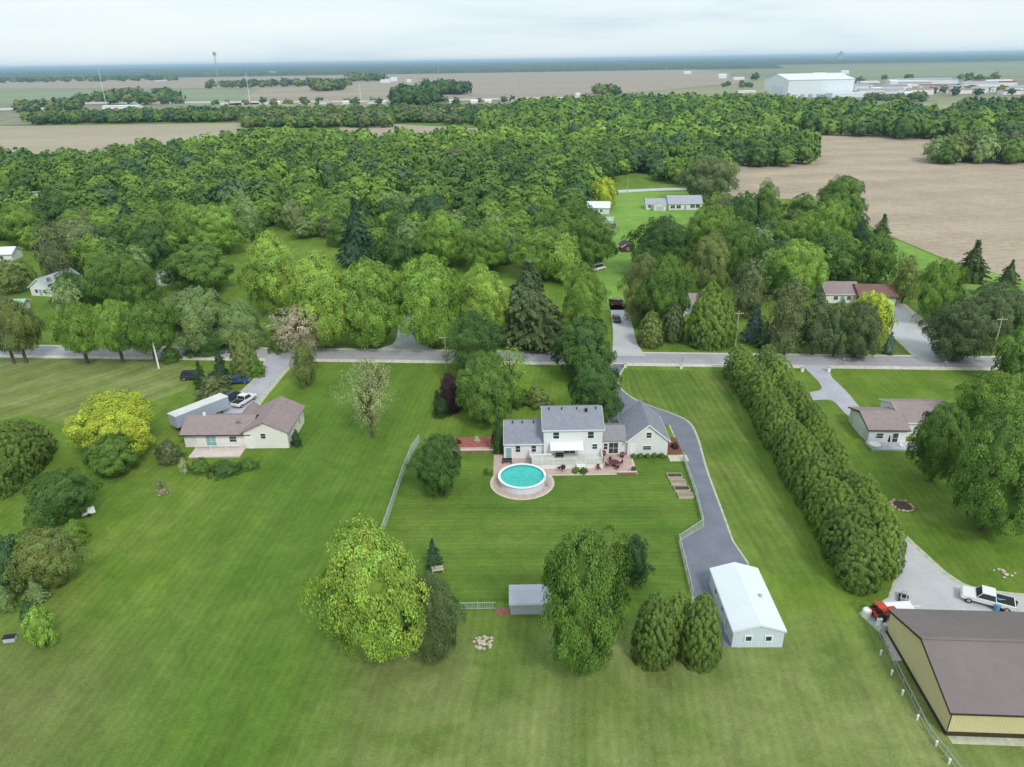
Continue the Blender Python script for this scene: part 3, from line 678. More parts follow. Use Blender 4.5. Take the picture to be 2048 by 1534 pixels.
# the double row of arborvitae
grp = 'arborvitae in the long double hedge row'
ORD = ['farthest','second','third','fourth','fifth','sixth','seventh','eighth','ninth','tenth','eleventh','twelfth','thirteenth','fourteenth','fifteenth','nearest']
for i in range(16):
    f_ = i / 15
    for s_, (xa, ya, xb, yb, r0, h0) in enumerate(((46.2, 137.0, 42.6, 73.2, 2.95, 8.2), (50.4, 134.0, 46.3, 75.4, 2.8, 8.4))):
        x_ = xa + (xb - xa) * f_ + rnd.uniform(-.3, .3); y_ = ya + (yb - ya) * f_ + rnd.uniform(-.5, .5)
        lab = '%s arborvitae from the road in the %s line of the long hedge' % (ORD[i], ('left', 'right')[s_])
        if i == 15: lab = ('nearest arborvitae of the left hedge line, broad and rounded', 'nearest arborvitae of the right hedge line beside the concrete drive')[s_]
        if i == 0: lab = ('farthest arborvitae of the hedge, pointed tip by the road', 'farthest arborvitae of the right hedge line')[s_]
        rr_ = r0 * rnd.uniform(.92, 1.12); taken.append((x_, y_, 3))
        tree('arborvitae', lab, 'arborvitae', x_, y_, rr_, h0 * rnd.uniform(.86, 1.1), 'arbor', rnd.choice(('arb', 'arb', 'arb2')), 3 if i > 4 else 2, group=grp)


# ------------------------------------------------------------------ buildings
def wall_block(par, x0, x1, y0, y1, hw, rise, axis, wm, rm, over=.35, eave=.35, z0=0.0, trim=None, roofname='roof'):
    """one gabled block: a wall mesh with both gables, a roof of two slabs, white rake and eave trim"""
    b = MB()
    if axis == 'x': b.prism([(y0, z0), (y1, z0), (y1, hw), ((y0+y1)/2, hw+rise), (y0, hw)], x0, x1, 'x')
    else: b.prism([(x0, z0), (x1, z0), (x1, hw), ((x0+x1)/2, hw+rise), (x0, hw)], y0, y1, 'y')
    wl = b.build('wall', wm, par)
    u0, u1, v0, v1 = (y0, y1, x0, x1) if axis == 'x' else (x0, x1, y0, y1)
    mid = (u0+u1)/2; sl = rise / ((u1-u0)/2); th = .14; e = eave
    prof = [(u0-e, hw-e*sl+.012), (mid, hw+rise+.012), (u1+e, hw-e*sl+.012), (u1+e, hw-e*sl+th), (mid, hw+rise+th+.02), (u0-e, hw-e*sl+th)]
    b = MB(); b.prism(prof, v0-over, v1+over, axis); rf = b.build(roofname, rm, par)
    if trim:
        t = MB(); tp = [(p[0], p[1]) for p in prof]
        big = [(u0-e-.03, hw-e*sl-.10), (mid, hw+rise-.10), (u1+e+.03, hw-e*sl-.10), (u1+e+.03, hw-e*sl+th-.02), (mid, hw+rise+th), (u0-e-.03, hw-e*sl+th-.02)]
        for v in (v0-over, v1+over):
            s_ = -.05 if v < (v0+v1)/2 else .01
            t.prism(big, v+s_, v+s_+.04, axis)
        for u, s_ in ((u0-e, -.06), (u1+e, .02)):
            if axis == 'x': t.box(v0-over, v1+over, u+s_, u+s_+.04, hw-e*sl-.08, hw-e*sl+th-.03)
            else: t.box(u+s_, u+s_+.04, v0-over, v1+over, hw-e*sl-.08, hw-e*sl+th-.03)
        t.build('fascia', trim, par)
    return wl, rf
def opening(par, name, face, u, z, w_, h_, at, frame, pane, fr=.09, bars=True, leaf='pane', label=None):
    """a window or door: frame ring standing proud of the wall, pane or leaf just behind it. face '-y', '+y', '+x', '-x'; at = wall plane"""
    def bx(b, a0, a1, z0, z1, d0, d1):
        if face == '-y': b.box(a0, a1, at-d1, at-d0, z0, z1)
        elif face == '+y': b.box(a0, a1, at+d0, at+d1, z0, z1)
        elif face == '+x': b.box(at+d0, at+d1, a0, a1, z0, z1)
        else: b.box(at-d1, at-d0, a0, a1, z0, z1)
    b = MB(); x0, x1 = u-w_/2, u+w_/2
    bx(b, x0-fr, x0, z-fr, z+h_+fr, .004, .07); bx(b, x1, x1+fr, z-fr, z+h_+fr, .004, .07)
    bx(b, x0, x1, z+h_, z+h_+fr, .004, .068); bx(b, x0, x1, z-fr, z, .004, .085)
    if bars: bx(b, x0, x1, z+h_/2-.02, z+h_/2+.02, .012, .06)
    if bars and w_ > 1.3: bx(b, u-.02, u+.02, z, z+h_/2-.02, .012, .06); bx(b, u-.02, u+.02, z+h_/2+.02, z+h_, .012, .06)
    o = b.build(name, frame, par, label=label); b = MB(); bx(b, x0, x1, z, z+h_, .008, .03); b.build(leaf, pane, o); return o

# --- the white two storey house
hs = thing('house', 'white two storey house with grey roof, side wing and garage, behind the round pool', 'house', (5.0, 105.0, 0))
S, SH = M['siding'], M['shingle']
wall_block(hs, 0, 9.5, 0, 8.6, 5.6, 1.9, 'x', S, SH, .25, .3, trim=M['white'])
wall_block(hs, -6.5, -.02, 0.6, 9.0, 2.9, 1.9, 'x', S, SH, .02, .35, trim=M['white'])
wall_block(hs, 9.52, 13.8, 1.6, 7.4, 2.6, 1.1, 'x', S, M['shingle2'], .0, .3)
wall_block(hs, 13.82, 20.4, .9, 9.8, 2.9, 2.8, 'y', S, SH, .3, .35, trim=M['white'])
W, GL = M['white'], M['glass']
for u, z in ((2.0, 3.9), (7.6, 3.9)): opening(hs, 'window', '-y', u, z, .95, 1.15, 0, W, GL, .14)
opening(hs, 'window', '-y', 8.3, 1.9, .8, .9, 0, W, GL, .14)
opening(hs, 'door', '-y', 4.2, 1.15, 1.8, 2.0, 0, W, GL, .12, leaf='glass_leaf')
for u in (-4.2, -1.6): opening(hs, 'window', '-y', u, 1.2, .75, 1.15, .6, W, GL, .12)
opening(hs, 'door', '-y', -5.7, .1, .85, 1.9, .6, W, M['bluewhite'], .09, False, 'leaf')
opening(hs, 'door', '-y', 11.6, .12, 1.5, 2.0, 1.6, W, GL, .1, leaf='glass_leaf')
opening(hs, 'window', '-y', 10.3, .9, .6, 1.1, 1.6, W, GL, .1)
opening(hs, 'window', '-y', 17.2, 3.3, .8, .95, .9, W, GL, .2)
opening(hs, 'window', '-y', 17.0, 1.1, 1.3, .7, .9, W, GL, .12)
opening(hs, 'door', '-y', 14.7, .05, .85, 1.95, .9, W, M['white'], .1, False, 'leaf')
opening(hs, 'window', '+x', 5, 1.2, 1.0, 1.0, 20.4, W, GL, .12); opening(hs, 'window', '-x', 4.5, 1.2, 1.0, 1.0, -6.5, W, GL, .12)
opening(hs, 'garage_door', '+y', 17.1, .05, 4.6, 2.2, 9.8, W, M['white'], .1, False, 'leaf')
for i, (x_, y_, z_) in enumerate(((1.0, 5.2, 7.3), (3.1, 5.2, 7.3), (5.6, 5.2, 7.3), (8.7, 5.2, 7.3), (-5.0, 5.8, 4.65), (-3.4, 5.8, 4.65), (-1.5, 5.8, 4.65))):
    b = MB(); b.tube((x_, y_-1.6, z_-.1), (x_, y_-1.6, z_+.42), .09, .09, 8); b.tube((x_, y_-1.6, z_+.42), (x_, y_-1.6, z_+.5), .14, .06, 8); b.build('roof_vent', M['black'], hs)
b = MB(); b.box(6.9, 7.25, 3.0, 3.4, 6.7, 7.55); b.box(6.84, 7.31, 2.94, 3.46, 7.55, 7.63); b.build('chimney', M['black'], hs)
b = MB()   # awning over the deck door
b.add([(1.0, -.02, 3.2), (6.3, -.02, 3.2), (6.3, -2.0, 2.75), (1.0, -2.0, 2.75), (1.0, -.02, 3.26), (6.3, -.02, 3.26), (6.3, -2.0, 2.81), (1.0, -2.0, 2.81)],
      [(0,1,2,3), (7,6,5,4), (3,2,6,7), (1,5,6,2), (0,3,7,4), (0,4,5,1)])
for x_ in (1.05, 2.4, 3.7, 5.0, 6.2): b.tube((x_, -.02, 3.15), (x_, -1.98, 2.72), .03)
b.build('awning', M['white'], hs)
# --- deck in front of it
dk = thing('deck', 'pale raised deck with white railing between house and pool', 'deck', (5.0, 105.0, 0))
dz = 1.05
b = MB(); b.box(-2.2, 9.4, -3.1, -.03, dz-.16, dz); b.build('floor', M['deck'], dk)
b = MB(); b.box(-2.15, 9.35, -3.02, -2.98, .02, dz-.17); b.box(9.31, 9.35, -2.97, -.05, .02, dz-.17); b.box(-2.15, -2.11, -2.97, -.05, .02, dz-.17); b.build('skirt', M['vinyl'], dk)
def rail(par, pts, z, h=.95, mname='vinyl', step=.14, post=.06, name='railing'):
    b = MB()
    for (ax, ay), (bx_, by) in zip(pts[:-1], pts[1:]):
        L_ = math.hypot(bx_-ax, by-ay); a = math.atan2(by-ay, bx_-ax); keep = b.T
        b.T = Matrix.Translation((ax, ay, z)) @ Matrix.Rotation(a, 4, 'Z')
        b.box(0, L_, -.035, .035, h-.06, h); b.box(0, L_, -.025, .025, .08, .14)
        n = max(1, round(L_/1.8))
        for i in range(n+1): p_ = L_*i/n; b.box(p_-post, p_+post, -post, post, 0, h+.08)
        k = 0.1
        while k < L_-.05: b.box(k-.022, k+.022, -.018, .018, .145, h-.065); k += step
        b.T = keep
    return b.build(name, M[mname], par)
rail(dk, [(-2.15, -.1), (-2.15, -3.03), (5.0, -3.03)], dz); rail(dk, [(6.5, -3.03), (9.33, -3.03), (9.33, -.1)], dz)
b = MB()
for i in range(5): b.box(5.05, 6.45, -3.1-.28*(i+1), -3.1-.28*i-.01, .02, dz-.19*(i+1)+.02)
b.build('steps', M['vinyl'], dk)
# pergola-like screen frame at the deck's left end
b = MB()
for x_ in (-2.1, .9): b.box(x_-.06, x_+.06, -2.9, -2.78, dz, dz+1.5)
b.box(-2.3, 1.1, -2.95, -2.75, dz+1.5, dz+1.62); b.build('privacy_frame', M['vinyl'], dk)

# --- pool
pl = thing('swimming_pool', 'round above ground pool with turquoise water and white rim', 'swimming pool', (1.35, 98.1, 0))
def ring(b, r0, r1, z0, z1, n=48, m=0):
    vs = []; fs = []
    for i in range(n):
        a = 2*math.pi*i/n; c_, s_ = math.cos(a), math.sin(a)
        vs += [(r0*c_, r0*s_, z0), (r1*c_, r1*s_, z0), (r1*c_, r1*s_, z1), (r0*c_, r0*s_, z1)]
    for i in range(n):
        p, q = 4*i, 4*((i+1) % n)
        for j in range(4): fs.append((p+j, q+j, q+(j+1) % 4, p+(j+1) % 4))
    b.add(vs, [f[::-1] for f in fs], m)
b = MB(); ring(b, 3.50, 3.58, .0, 1.15); b.build('wall', M['metal_wall'], pl)
b = MB(); ring(b, 3.36, 3.76, 1.155, 1.24); b.build('rim', M['white'], pl)
b = MB(); ring(b, 3.44, 3.49, .02, 1.15); b.build('liner', M['liner'], pl)
b = MB(); b.prism([(3.43*math.cos(2*math.pi*i/48), 3.43*math.sin(2*math.pi*i/48)) for i in range(48)], .9, .98, 'z'); b.build('water', M['water'], pl)
b = MB()
for s_ in (-.25, .25):
    b.tube((3.95, -1.2+s_, 0), (3.7, -1.1+s_, 1.9), .03); b.tube((3.7, -1.1+s_, 1.9), (3.35, -1.0+s_, 1.3), .03)
for i in range(4): b.box(3.75+.04*(3-i), 3.98, -1.45, -.95, .2+.3*i, .25+.3*i)
b.build('ladder', M['galv'], pl)

def disc(name, cx, cy, r, z, m, n=40):
    me = raw_mesh(name, [(cx+r*math.cos(2*math.pi*i/n), cy+r*math.sin(2*math.pi*i/n), z) for i in range(n)], [tuple(range(n))], [m])
    o = bpy.data.objects.new(name, me); C.objects.link(o); return tag(o, kind='structure')
disc('patio_border', 1.35, 98.05, 5.0, .016, M['paver_edge']); disc('patio', 1.35, 98.05, 4.65, .026, M['paver'])
def rect(name, x0, x1, y0, y1, z, m):
    o = bpy.data.objects.new(name, raw_mesh(name, [(x0,y0,z),(x1,y0,z),(x1,y1,z),(x0,y1,z)], [(0,1,2,3)], [m])); C.objects.link(o); return tag(o, kind='structure')
rect('patio_border', -3.2, 19.6, 99.9, 106.9, .020, M['paver_edge']); rect('patio', -3.2, 19.3, 100.25, 106.9, .032, M['paver'])
rect('patio', -11.0, -3.3, 108.0, 112.3, .020, M['paver']); rect('flower_bed', -10.8, -1.9, 109.6, 113.2, .032, M['flower_red'])
rect('flower_bed', 25.6, 28.2, 106.0, 112.0, .026, M['mulch']); rect('path', 25.5, 28.6, 103.8, 105.9, .026, M['paver_edge'])
# low brick edging walls
for x0, x1, y_, lab in ((-11, -2.0, 107.8, 'low red brick wall left of the house'), (16.4, 19.4, 99.95, 'short low wall at the patio corner')):
    b = MB(); b.box(x0, x1, y_-.15, y_+.15, 0, .45); b.box(x0-.03, x1+.03, y_-.18, y_+.18, .45, .53, 1); tag(b.build('garden_wall', [M['brick'], M['paver_edge']]), lab, 'wall')
# patio furniture
def chair(x_, y_, rz, label, group=None, m='darkred'):
    t = thing('patio_chair', label, 'chair', (x_, y_, .033), rz, group)
    b = MB(); b.box(-.25, .25, -.25, .25, .42, .47); b.build('seat', M[m], t)
    b = MB(); b.box(-.25, .25, .22, .27, .5, .95); b.build('backrest', M[m], t)
    for sx in (-.23, .23):
        for sy in (-.22, .22): b = MB(); b.box(sx-.02, sx+.02, sy-.02, sy+.02, 0, .42); b.build('leg', M[m], t)
    return t
t = thing('patio_table', 'dark red round table on the pink patio', 'table', (16.2, 102.6, .033))
b = MB(); b.tube((0,0,.70), (0,0,.75), .85, .85, 20); b.build('tabletop', M['darkred'], t); b = MB(); b.tube((0,0,0), (0,0,.7), .06); b.tube((0,0,0), (0,0,.05), .35, .3, 12); b.build('leg', M['darkred'], t)
for i, (a, w_) in enumerate(((0.3, 'right of'), (1.9, 'behind'), (3.4, 'left of'), (5.0, 'in front of'))):
    chair(16.2+1.2*math.cos(a), 102.6+1.2*math.sin(a), a-math.pi/2, 'dark red chair %s the round patio table' % w_)
chair(13.6, 101.4, .4, 'dark red chair alone by the deck corner')
for x_, y_, lab in ((17.9, 105.4, 'dark planter under the garage wall corner'), (14.9, 106.0, 'dark planter beside the breezeway door'), (19.0, 100.6, 'small dark planter at the patio front corner')):
    t = thing('planter', lab, 'planter', (x_, y_, .033)); b = MB(); b.tube((0,0,0), (0,0,.4), .25, .34, 12); b.build('pot', M['black'], t)
    b = MB(); b.blob((0,0,.6), .42, .42, .35, 3, .3); b.build('plant', M['soil'] if 'front' in lab else M['mulch'], t)
t = thing('grill', 'black kettle grill standing on the patio in front of the deck', 'grill', (7.9, 101.1, .033)); b = MB()
b.blob((0,0,.85), .42, .42, .36, 1, 0.02, nu=14, nv=8); b.build('kettle', M['black'], t)
for a in (0, 2.1, 4.2): b = MB(); b.tube((.3*math.cos(a), .3*math.sin(a), 0), (.15*math.cos(a), .15*math.sin(a), .6), .025); b.build('leg', M['black'], t)
b = MB(); b.box(-.9, -.45, -.25, .25, .72, .76); b.build('side_shelf', M['black'], t)
def bench(x_, y_, z, rz, label, m='wood', L_=1.3):
    t = thing('bench', label, 'bench', (x_, y_, z), rz)
    b = MB(); b.box(-L_/2, L_/2, -.22, .22, .42, .47); b.build('seat', M[m], t); b = MB(); b.box(-L_/2, L_/2, .20, .25, .52, .9); b.build('backrest', M[m], t)
    for sx in (-L_/2+.08, L_/2-.08): b = MB(); b.box(sx-.04, sx+.04, -.2, .24, 0, .42); b.build('leg', M[m], t)
bench(-1.0, 103.9, .033, 0, 'dark bench against the left wing of the white house', 'black', 1.6)
bench(7.5, 103.6, 1.055, 0, 'dark bench on the pale deck', 'black', 1.3)
bench(-9.9, 76.4, 0, .2, 'small pale bench under the slim sapling on the lawn', 'stone', 1.5)
# shrubs along the garage wall
for i in range(5):
    x_ = 19.8 + i * 1.15; taken.append((x_, 105.3, .8))
    tree('shrub', 'small rounded green shrub in the row under the garage gable', 'shrub', x_, 105.2 + (i % 2)*.15, .62, .8, 'bush', 'mid', 1, group='shrubs under the garage gable')
for x_, y_, c_, lab in ((10.0, 100.9, 'mid', 'green shrub at the front edge of the patio beside the steps'), (11.1, 100.7, 'dark', 'dark small shrub next to the patio edge shrub'), (26.3, 111.4, 'deep', 'dark shrub by the driveway corner of the garage'),
                        (27.2, 108.4, 'maroon', 'red leaved shrub in the bed beside the garage'), (-4.0, 100.9, 'mid', 'small green shrub left of the pool'), (-9.6, 111.2, 'maroon', 'reddish shrub at the left end of the brick bed'), (-6.2, 111.6, 'buff', 'rosy shrub in the middle of the brick bed')):
    tree('shrub', lab, 'shrub', x_, y_, .75, 1.0, 'bush', c_, 1)
# raised beds by the driveway
for i, (y_, x_) in enumerate(((99.0, 25.2), (97.1, 25.35), (95.2, 25.5), (93.3, 25.65))):
    t = thing('raised_bed', ('raised wooden bed nearest the garage', 'second raised bed from the garage', 'third raised bed from the garage', 'raised wooden bed farthest from the garage')[i], 'raised bed', (x_, y_, 0), 0, 'raised beds beside the driveway')
    b = MB()
    for k in ((-1.15, 1.15, -.62, -.56), (-1.15, 1.15, .56, .62), (-1.15, -1.09, -.555, .555), (1.09, 1.15, -.555, .555)): b.box(*k, 0, .38)
    b.build('frame', M['stone'], t); b = MB(); b.box(-1.085, 1.085, -.555, .555, .01, .28); b.build('soil', M['wood'] if i % 2 else M['soil'], t)

# --- white metal garage at the end of the driveway
sh = thing('metal_garage', 'long white metal garage with blue tinted gable at the driveway end', 'garage', (23.9, 62.6, 0), R(-1.2))
wall_block(sh, 0, 5.6, 0, 10.6, 2.35, .85, 'y', M['metal_wall'], M['metal_white'], .12, .12, trim=M['white'])
for u in (1.75, 3.95): opening(sh, 'window', '-y', u, .95, .62, .62, 0, W, GL, .16, False)
for v in (7.6, 4.6): opening(sh, 'window', '-x', v, 1.0, .6, .8, 0, W, GL, .12, False)
opening(sh, 'door', '-x', 2.4, .04, .9, 1.95, 0, W, M['grey_metal'], .1, False, 'leaf')
opening(sh, 'garage_door', '+y', 2.8, .04, 3.6, 2.0, 10.6, W, M['white'], .1, False, 'leaf')
b = MB(); b.tube((4.3, 5.0, 2.6), (4.3, 5.0, 3.0), .14, .14, 10); b.blob((4.3, 5.0, 3.1), .22, .22, .15, 1, .03); b.build('roof_vent', M['galv'], sh)
# --- small grey shed
sd_ = thing('garden_shed', 'small grey metal garden shed half under the mid green tree', 'shed', (-.6, 68.4, 0))
wall_block(sd_, 0, 4.7, 0, 3.1, 1.65, .55, 'x', M['grey_metal'], M['grey_metal'], .1, .15, trim=M['white'])
opening(sd_, 'door', '-x', 1.5, .03, 1.1, 1.5, 0, W, M['grey_metal'], .06, False, 'leaf')
rect('brick_pad', -2.3, -.72, 68.2, 69.6, .016, M['brick'])
# --- tan barn
bn = thing('barn', 'large tan metal barn with brown roof at the lower right corner', 'barn', (41.15, 50.7, 0), R(-3.6))
wall_block(bn, 0, 26, 0, 13.9, 3.1, 2.3, 'x', M['tan_wall'], M['metal_roof'], .3, .25, trim=M['brown_trim'])
b = MB(); b.box(-.05, 26.05, -.05, -.003, .0, .5); b.box(-.06, -.003, 0.0, 13.9, .0, .42); b.box(-.06, .06, -.06, -.051, .5, 2.9); b.build('base_trim', M['brown_trim'], bn)
b = MB(); b.box(-.3, 26.3, 6.78, 7.12, 5.555, 5.60); b.build('ridge_cap', M['metal_roof'], bn)
opening(bn, 'door', '+y', 6, .05, 4.0, 2.5, 13.9, M['brown_trim'], M['tan_wall'], .12, False, 'leaf'); opening(bn, 'door', '+y', 14, .05, 4.0, 2.5, 13.9, M['brown_trim'], M['tan_wall'], .12, False, 'leaf')
sheet('gravel_strip', [(41.3, 49.7), (67, 48.1), (67, 49.0), (41.3, 50.6)], .012, M['edge'], True)

# --- cream house on the left
lh = thing('house', 'cream ranch house with mauve brown roof at the left, patio in front', 'house', (-56.2, 111.3, 0), R(-1))
CS, BR = M['cream_siding'], M['brown_roof']
wall_block(lh, 0, 11.2, 0, 7.2, 2.7, 1.5, 'x', CS, BR, .5, .55, trim=M['brown_trim'])
wall_block(lh, 10.6, 18.0, -.6, 9.2, 3.2, 1.8, 'y', CS, BR, .4, .45)
wall_block(lh, 7.6, 10.58, 2.0, 9.4, 2.7, 1.3, 'y', CS, BR, .3, .3)
opening(lh, 'window', '-y', 13.9, 1.9, .8, .9, -.6, M['cream_siding'], GL, .06); opening(lh, 'window', '+x', 6.3, 1.2, .7, .9, 18.0, W, GL, .08)
opening(lh, 'door', '-y', 4.6, .1, 1.7, 2.0, 0, W, M['bluewhite'], .08, leaf='glass_leaf'); opening(lh, 'window', '-y', 1.6, 1.0, 1.2, 1.0, 0, W, M['metal_wall'], .1)
opening(lh, 'window', '-y', 8.4, 1.0, 1.2, 1.0, 0, W, GL, .1); opening(lh, 'door', '-y', 11.6, .1, .9, 1.9, -.6, W, M['white'], .08, False, 'leaf')
b = MB(); b.box(2.4, 2.8, 3.4, 3.8, 3.9, 4.8); b.build('chimney', M['white'], lh)
b = MB(); b.box(2.0, 10.6, -3.9, -.62, 0, .22); tag(b.build('patio_slab', M['patio_pink']), kind='structure').location = (-56.2, 111.3, 0)
b = MB()
for x_ in (2.4, 5.0, 7.6, 10.2): b.tube((x_, -1.6, .22), (x_, -1.6, 1.1), .05)
b.box(2.3, 10.3, -1.64, -1.56, 1.0, 1.08); o = b.build('patio_railing', M['white']); o.location = (-56.2, 111.3, 0); tag(o, 'pale railing along the back of the cream house patio', 'railing')

# --- brown roofed house on the right
rh = thing('house', 'white house with mauve brown roofs right of the long hedge', 'house', (59.8, 108.9, 0), R(-3))
wall_block(rh, 0, 6.2, 0, 8.4, 2.6, 1.3, 'x', S, BR, .35, .3, trim=M['brown_trim'])
wall_block(rh, 6.6, 15.6, 2.5, 11.6, 2.8, 1.6, 'x', S, BR, .35, .3, trim=M['white'])
opening(rh, 'window', '-y', 1.8, 1.0, 1.1, .9, 0, W, GL, .1); opening(rh, 'door', '-y', 4.4, .05, .9, 1.9, 0, W, GL, .1, leaf='leaf')
opening(rh, 'garage_door', '-x', 4.2, .05, 4.6, 2.1, 0, W, M['white'], .1, False, 'leaf'); opening(rh, 'window', '-y', 11, 1.0, 1.4, 1.0, 2.5, W, GL, .1)
b = MB(); b.box(-.4, 7.6, -2.8, -.1, 0, .3); o = b.build('patio_slab', M['concrete']); o.location = (59.8, 108.9, 0); tag(o, kind='structure')
b = MB(); b.tube((.3, -1.9, .3), (.3, -1.9, .9), .9, .95, 14); tag(b.build('hot_tub', M['vinyl']), 'round white tub on the patio of the brown roofed house', 'tub').location = (59.8, 108.9, 0)
t = thing('parasol', 'dark closed parasol on the brown roofed house patio', 'parasol', (62.3, 107.0, .3)); b = MB(); b.tube((0,0,0), (0,0,2.3), .03); b.build('pole', M['galv'], t); b = MB(); b.tube((0,0,1.0), (0,0,2.2), .22, .05); b.build('canopy', M['black'], t)
chair(64.6, 107.0, .3, 'white chair on the patio of the brown roofed house', None, 'vinyl')

# --- smaller houses among the trees
def house(label, px, py, w_, d, hw, rise, axis, wm, rm, rz=0.0, wins=((.3, .9), (.7, .9)), kind='house', cat='house', door=.5, wsize=(1.1, 1.0), trim='white'):
    x_, y_ = G(px, py); t = thing(kind, label, cat, (x_, y_, 0), rz)
    wall_block(t, -w_/2, w_/2, 0, d, hw, rise, axis, M[wm], M[rm], .35, .35, trim=M[trim])
    for u, z in wins: opening(t, 'window', '-y', -w_/2 + u*w_, z, *wsize, 0, W, GL, .1)
    if door: opening(t, 'door', '-y', -w_/2 + door*w_, .04, 1.0, 2.0, 0, W, M['bluewhite'], .08, False, 'leaf')
    taken.append((x_, y_, max(w_, d) * .6)); return t
house('grey roofed house showing in the left edge trees, behind others', 56, 408, 15, 9, 2.8, 2.2, 'x', 'siding', 'shingle_light', R(4))
house('house with light grey cross roof at the left edge', 84, 592, 7, 12, 2.6, 2.4, 'y', 'siding', 'shingle_light', R(-14))
house('pale blue roofed house cut by the left picture edge', -8, 524, 11, 7, 2.6, 1.6, 'x', 'siding', 'metal_white', R(6))
house('white outbuilding with green trim at the left edge', 12, 624, 9, 4, 2.0, .8, 'x', 'siding', 'green_roof', R(5))
house('small white shed between round trees in the left woods', 330, 572, 4.6, 5, 2.2, 1.2, 'y', 'siding', 'shingle_light', R(25), ((.5, 1.0),), 'shed', 'shed', 0, (.8, .8))
house('cream walled house glimpsed in the left woods', 316, 396, 12, 9, 2.6, 1.8, 'x', 'cream_siding', 'shingle2')
house('small pinkish shed glimpsed in the left woods', 166, 416, 5, 6, 2.4, 1.4, 'y', 'cream_siding', 'red_roof', 0, ((.5, 1.0),), 'shed', 'shed', 0, (.8, .8))
house('dark roofed house with white gable edge deep in the woods', 563, 398, 9, 10, 3.2, 3.2, 'y', 'siding', 'dark_roof', R(18))
house('low white roofed building deep in the woods', 806, 416, 9, 6, 2.4, 1.0, 'x', 'siding', 'metal_white', 0, ((.5, .9),))
rn_ = house('white ranch house with grey roof beyond the bright lawn', 1370, 420, 14, 10, 2.9, 2.4, 'x', 'siding', 'shingle_light', R(-3), ((.12, .7), (.3, .7), (.72, .9), (.88, .9)), wsize=(1.8, 1.4))
wall_block(rn_, -16.5, -7.02, 1.5, 9.0, 2.5, 1.5, 'x', S, M['shingle_light'], .3, .3, trim=W)
wall_block(rn_, -13.5, -8.5, -1.6, 1.46, 2.3, 1.2, 'y', S, M['shingle_light'], .25, .25, trim=W)
opening(rn_, 'garage_door', '-y', -11, .05, 3.2, 1.9, -1.6, W, M['grey_metal'], .1, False, 'leaf'); opening(rn_, 'window', '-y', -15, .8, 1.4, 1.1, 1.5, W, GL, .1)
house('pale blue roofed house behind the yellow tree', 1192, 428, 11, 8, 2.7, 1.8, 'x', 'siding', 'metal_white', R(-8))
house('small shed with dark roof on the bright lawn', 1218, 466, 5, 5, 2.2, .7, 'x', 'cream_siding', 'dark_roof', 0, ((.5, .8),), 'shed', 'shed', 0, (.8, .7))
house('pale green roofed shelter beside the bright lawn', 1204, 450, 8, 5, 1.8, .9, 'x', 'cream_siding', 'green_roof', R(-10), (), 'shed', 'shed', 0)
house('little maroon shed at the foot of the bright lawn', 1256, 504, 4.2, 4, 2.0, 1.2, 'y', 'darkred', 'dark_roof', R(10), ((.5, .8),), 'shed', 'shed', 0, (.7, .7))
house('blue grey house hidden by trees right of the far driveway', 1335, 640, 9, 8, 3.2, 2.6, 'y', 'siding', 'shingle', R(12))
house('beige house hidden behind the evergreens beyond the road', 1378, 628, 8, 7, 2.6, 1.8, 'x', 'cream_siding', 'brown_roof', R(-6))
house('white walled house with grey brown roof left of the red roofed garage', 1683, 606, 8.5, 9, 2.6, 1.9, 'x', 'cream_siding', 'brown_roof', R(-4))
house('white house glimpsed behind the trees left of the bright green tree', 1520, 486, 9, 8, 2.7, 1.8, 'x', 'siding', 'shingle_light', R(8))
g_ = thing('garage', 'red brown roofed garage with broad white door', 'garage', (*G(1754, 612), 0), R(-5)); taken.append((*G(1754, 612), 7))
wall_block(g_, -4.6, 4.6, 0, 9.5, 2.5, 1.9, 'x', M['brick'], M['red_roof'], .35, .4, trim=M['brown_trim'])
opening(g_, 'garage_door', '-y', 2.2, .05, 4.2, 2.0, 0, W, M['white'], .1, False, 'leaf'); opening(g_, 'window', '-y', -2.6, 1.0, 1.2, 1.0, 0, W, GL, .1)

# --- far buildings
wx, wy = G(1574, 196)
wh = thing('warehouse', 'huge white warehouse with shallow roof on the plain', 'warehouse', (wx, wy, 0), R(5))
wall_block(wh, 0, 106, 0, 92, 26, 8, 'x', M['metal_white'], M['metal_white'], 1, 1)
b = MB()
for i in range(7): b.box(8+i*13, 15+i*13, -.5, -.003, .1, 5)
b.build('loading_door', M['trailer_side'], wh); b = MB(); b.box(60, 125, -26, -4, 0, 7); b.build('annexe', M['metal_white'], wh)
b = MB(); b.box(-.5, -.003, 20, 60, 0.1, 17); b.build('panel', M['metal_wall'], wh)
def simple(label, group, px, py, w_, d, h, rise, wm, rm, rz=0, kind='building', cat='building'):
    x_, y_ = G(px, py); t = thing(kind, label, cat, (x_, y_, 0), rz, group)
    wall_block(t, -w_/2, w_/2, 0, d, h, rise, 'x', M[wm], M[rm], .5, .5); return t
r = random.Random(5)
for i in range(46):
    px = 1722 + i * 7.6 + r.uniform(-4, 4); row = r.choice((0, 0, 1, 2)); py = 188 - row * 9 + r.uniform(-3, 4) - (px - 1700) * .008
    wm, rm, nm = r.choice((('siding', 'metal_white', 'white'), ('siding', 'shingle_light', 'grey roofed'), ('cream_siding', 'brown_roof', 'brown roofed'), ('cream_siding', 'red_roof', 'red roofed'), ('siding', 'shingle_light', 'grey roofed')))
    sc_ = 1 + row * .5
    simple('low %s building in the town beside the big warehouse' % nm, 'town buildings, ' + nm, px, py, r.uniform(16, 42) * sc_, r.uniform(12, 24) * sc_, r.uniform(4, 9), r.uniform(1, 3), wm, rm, R(-15 + r.uniform(-8, 8)))
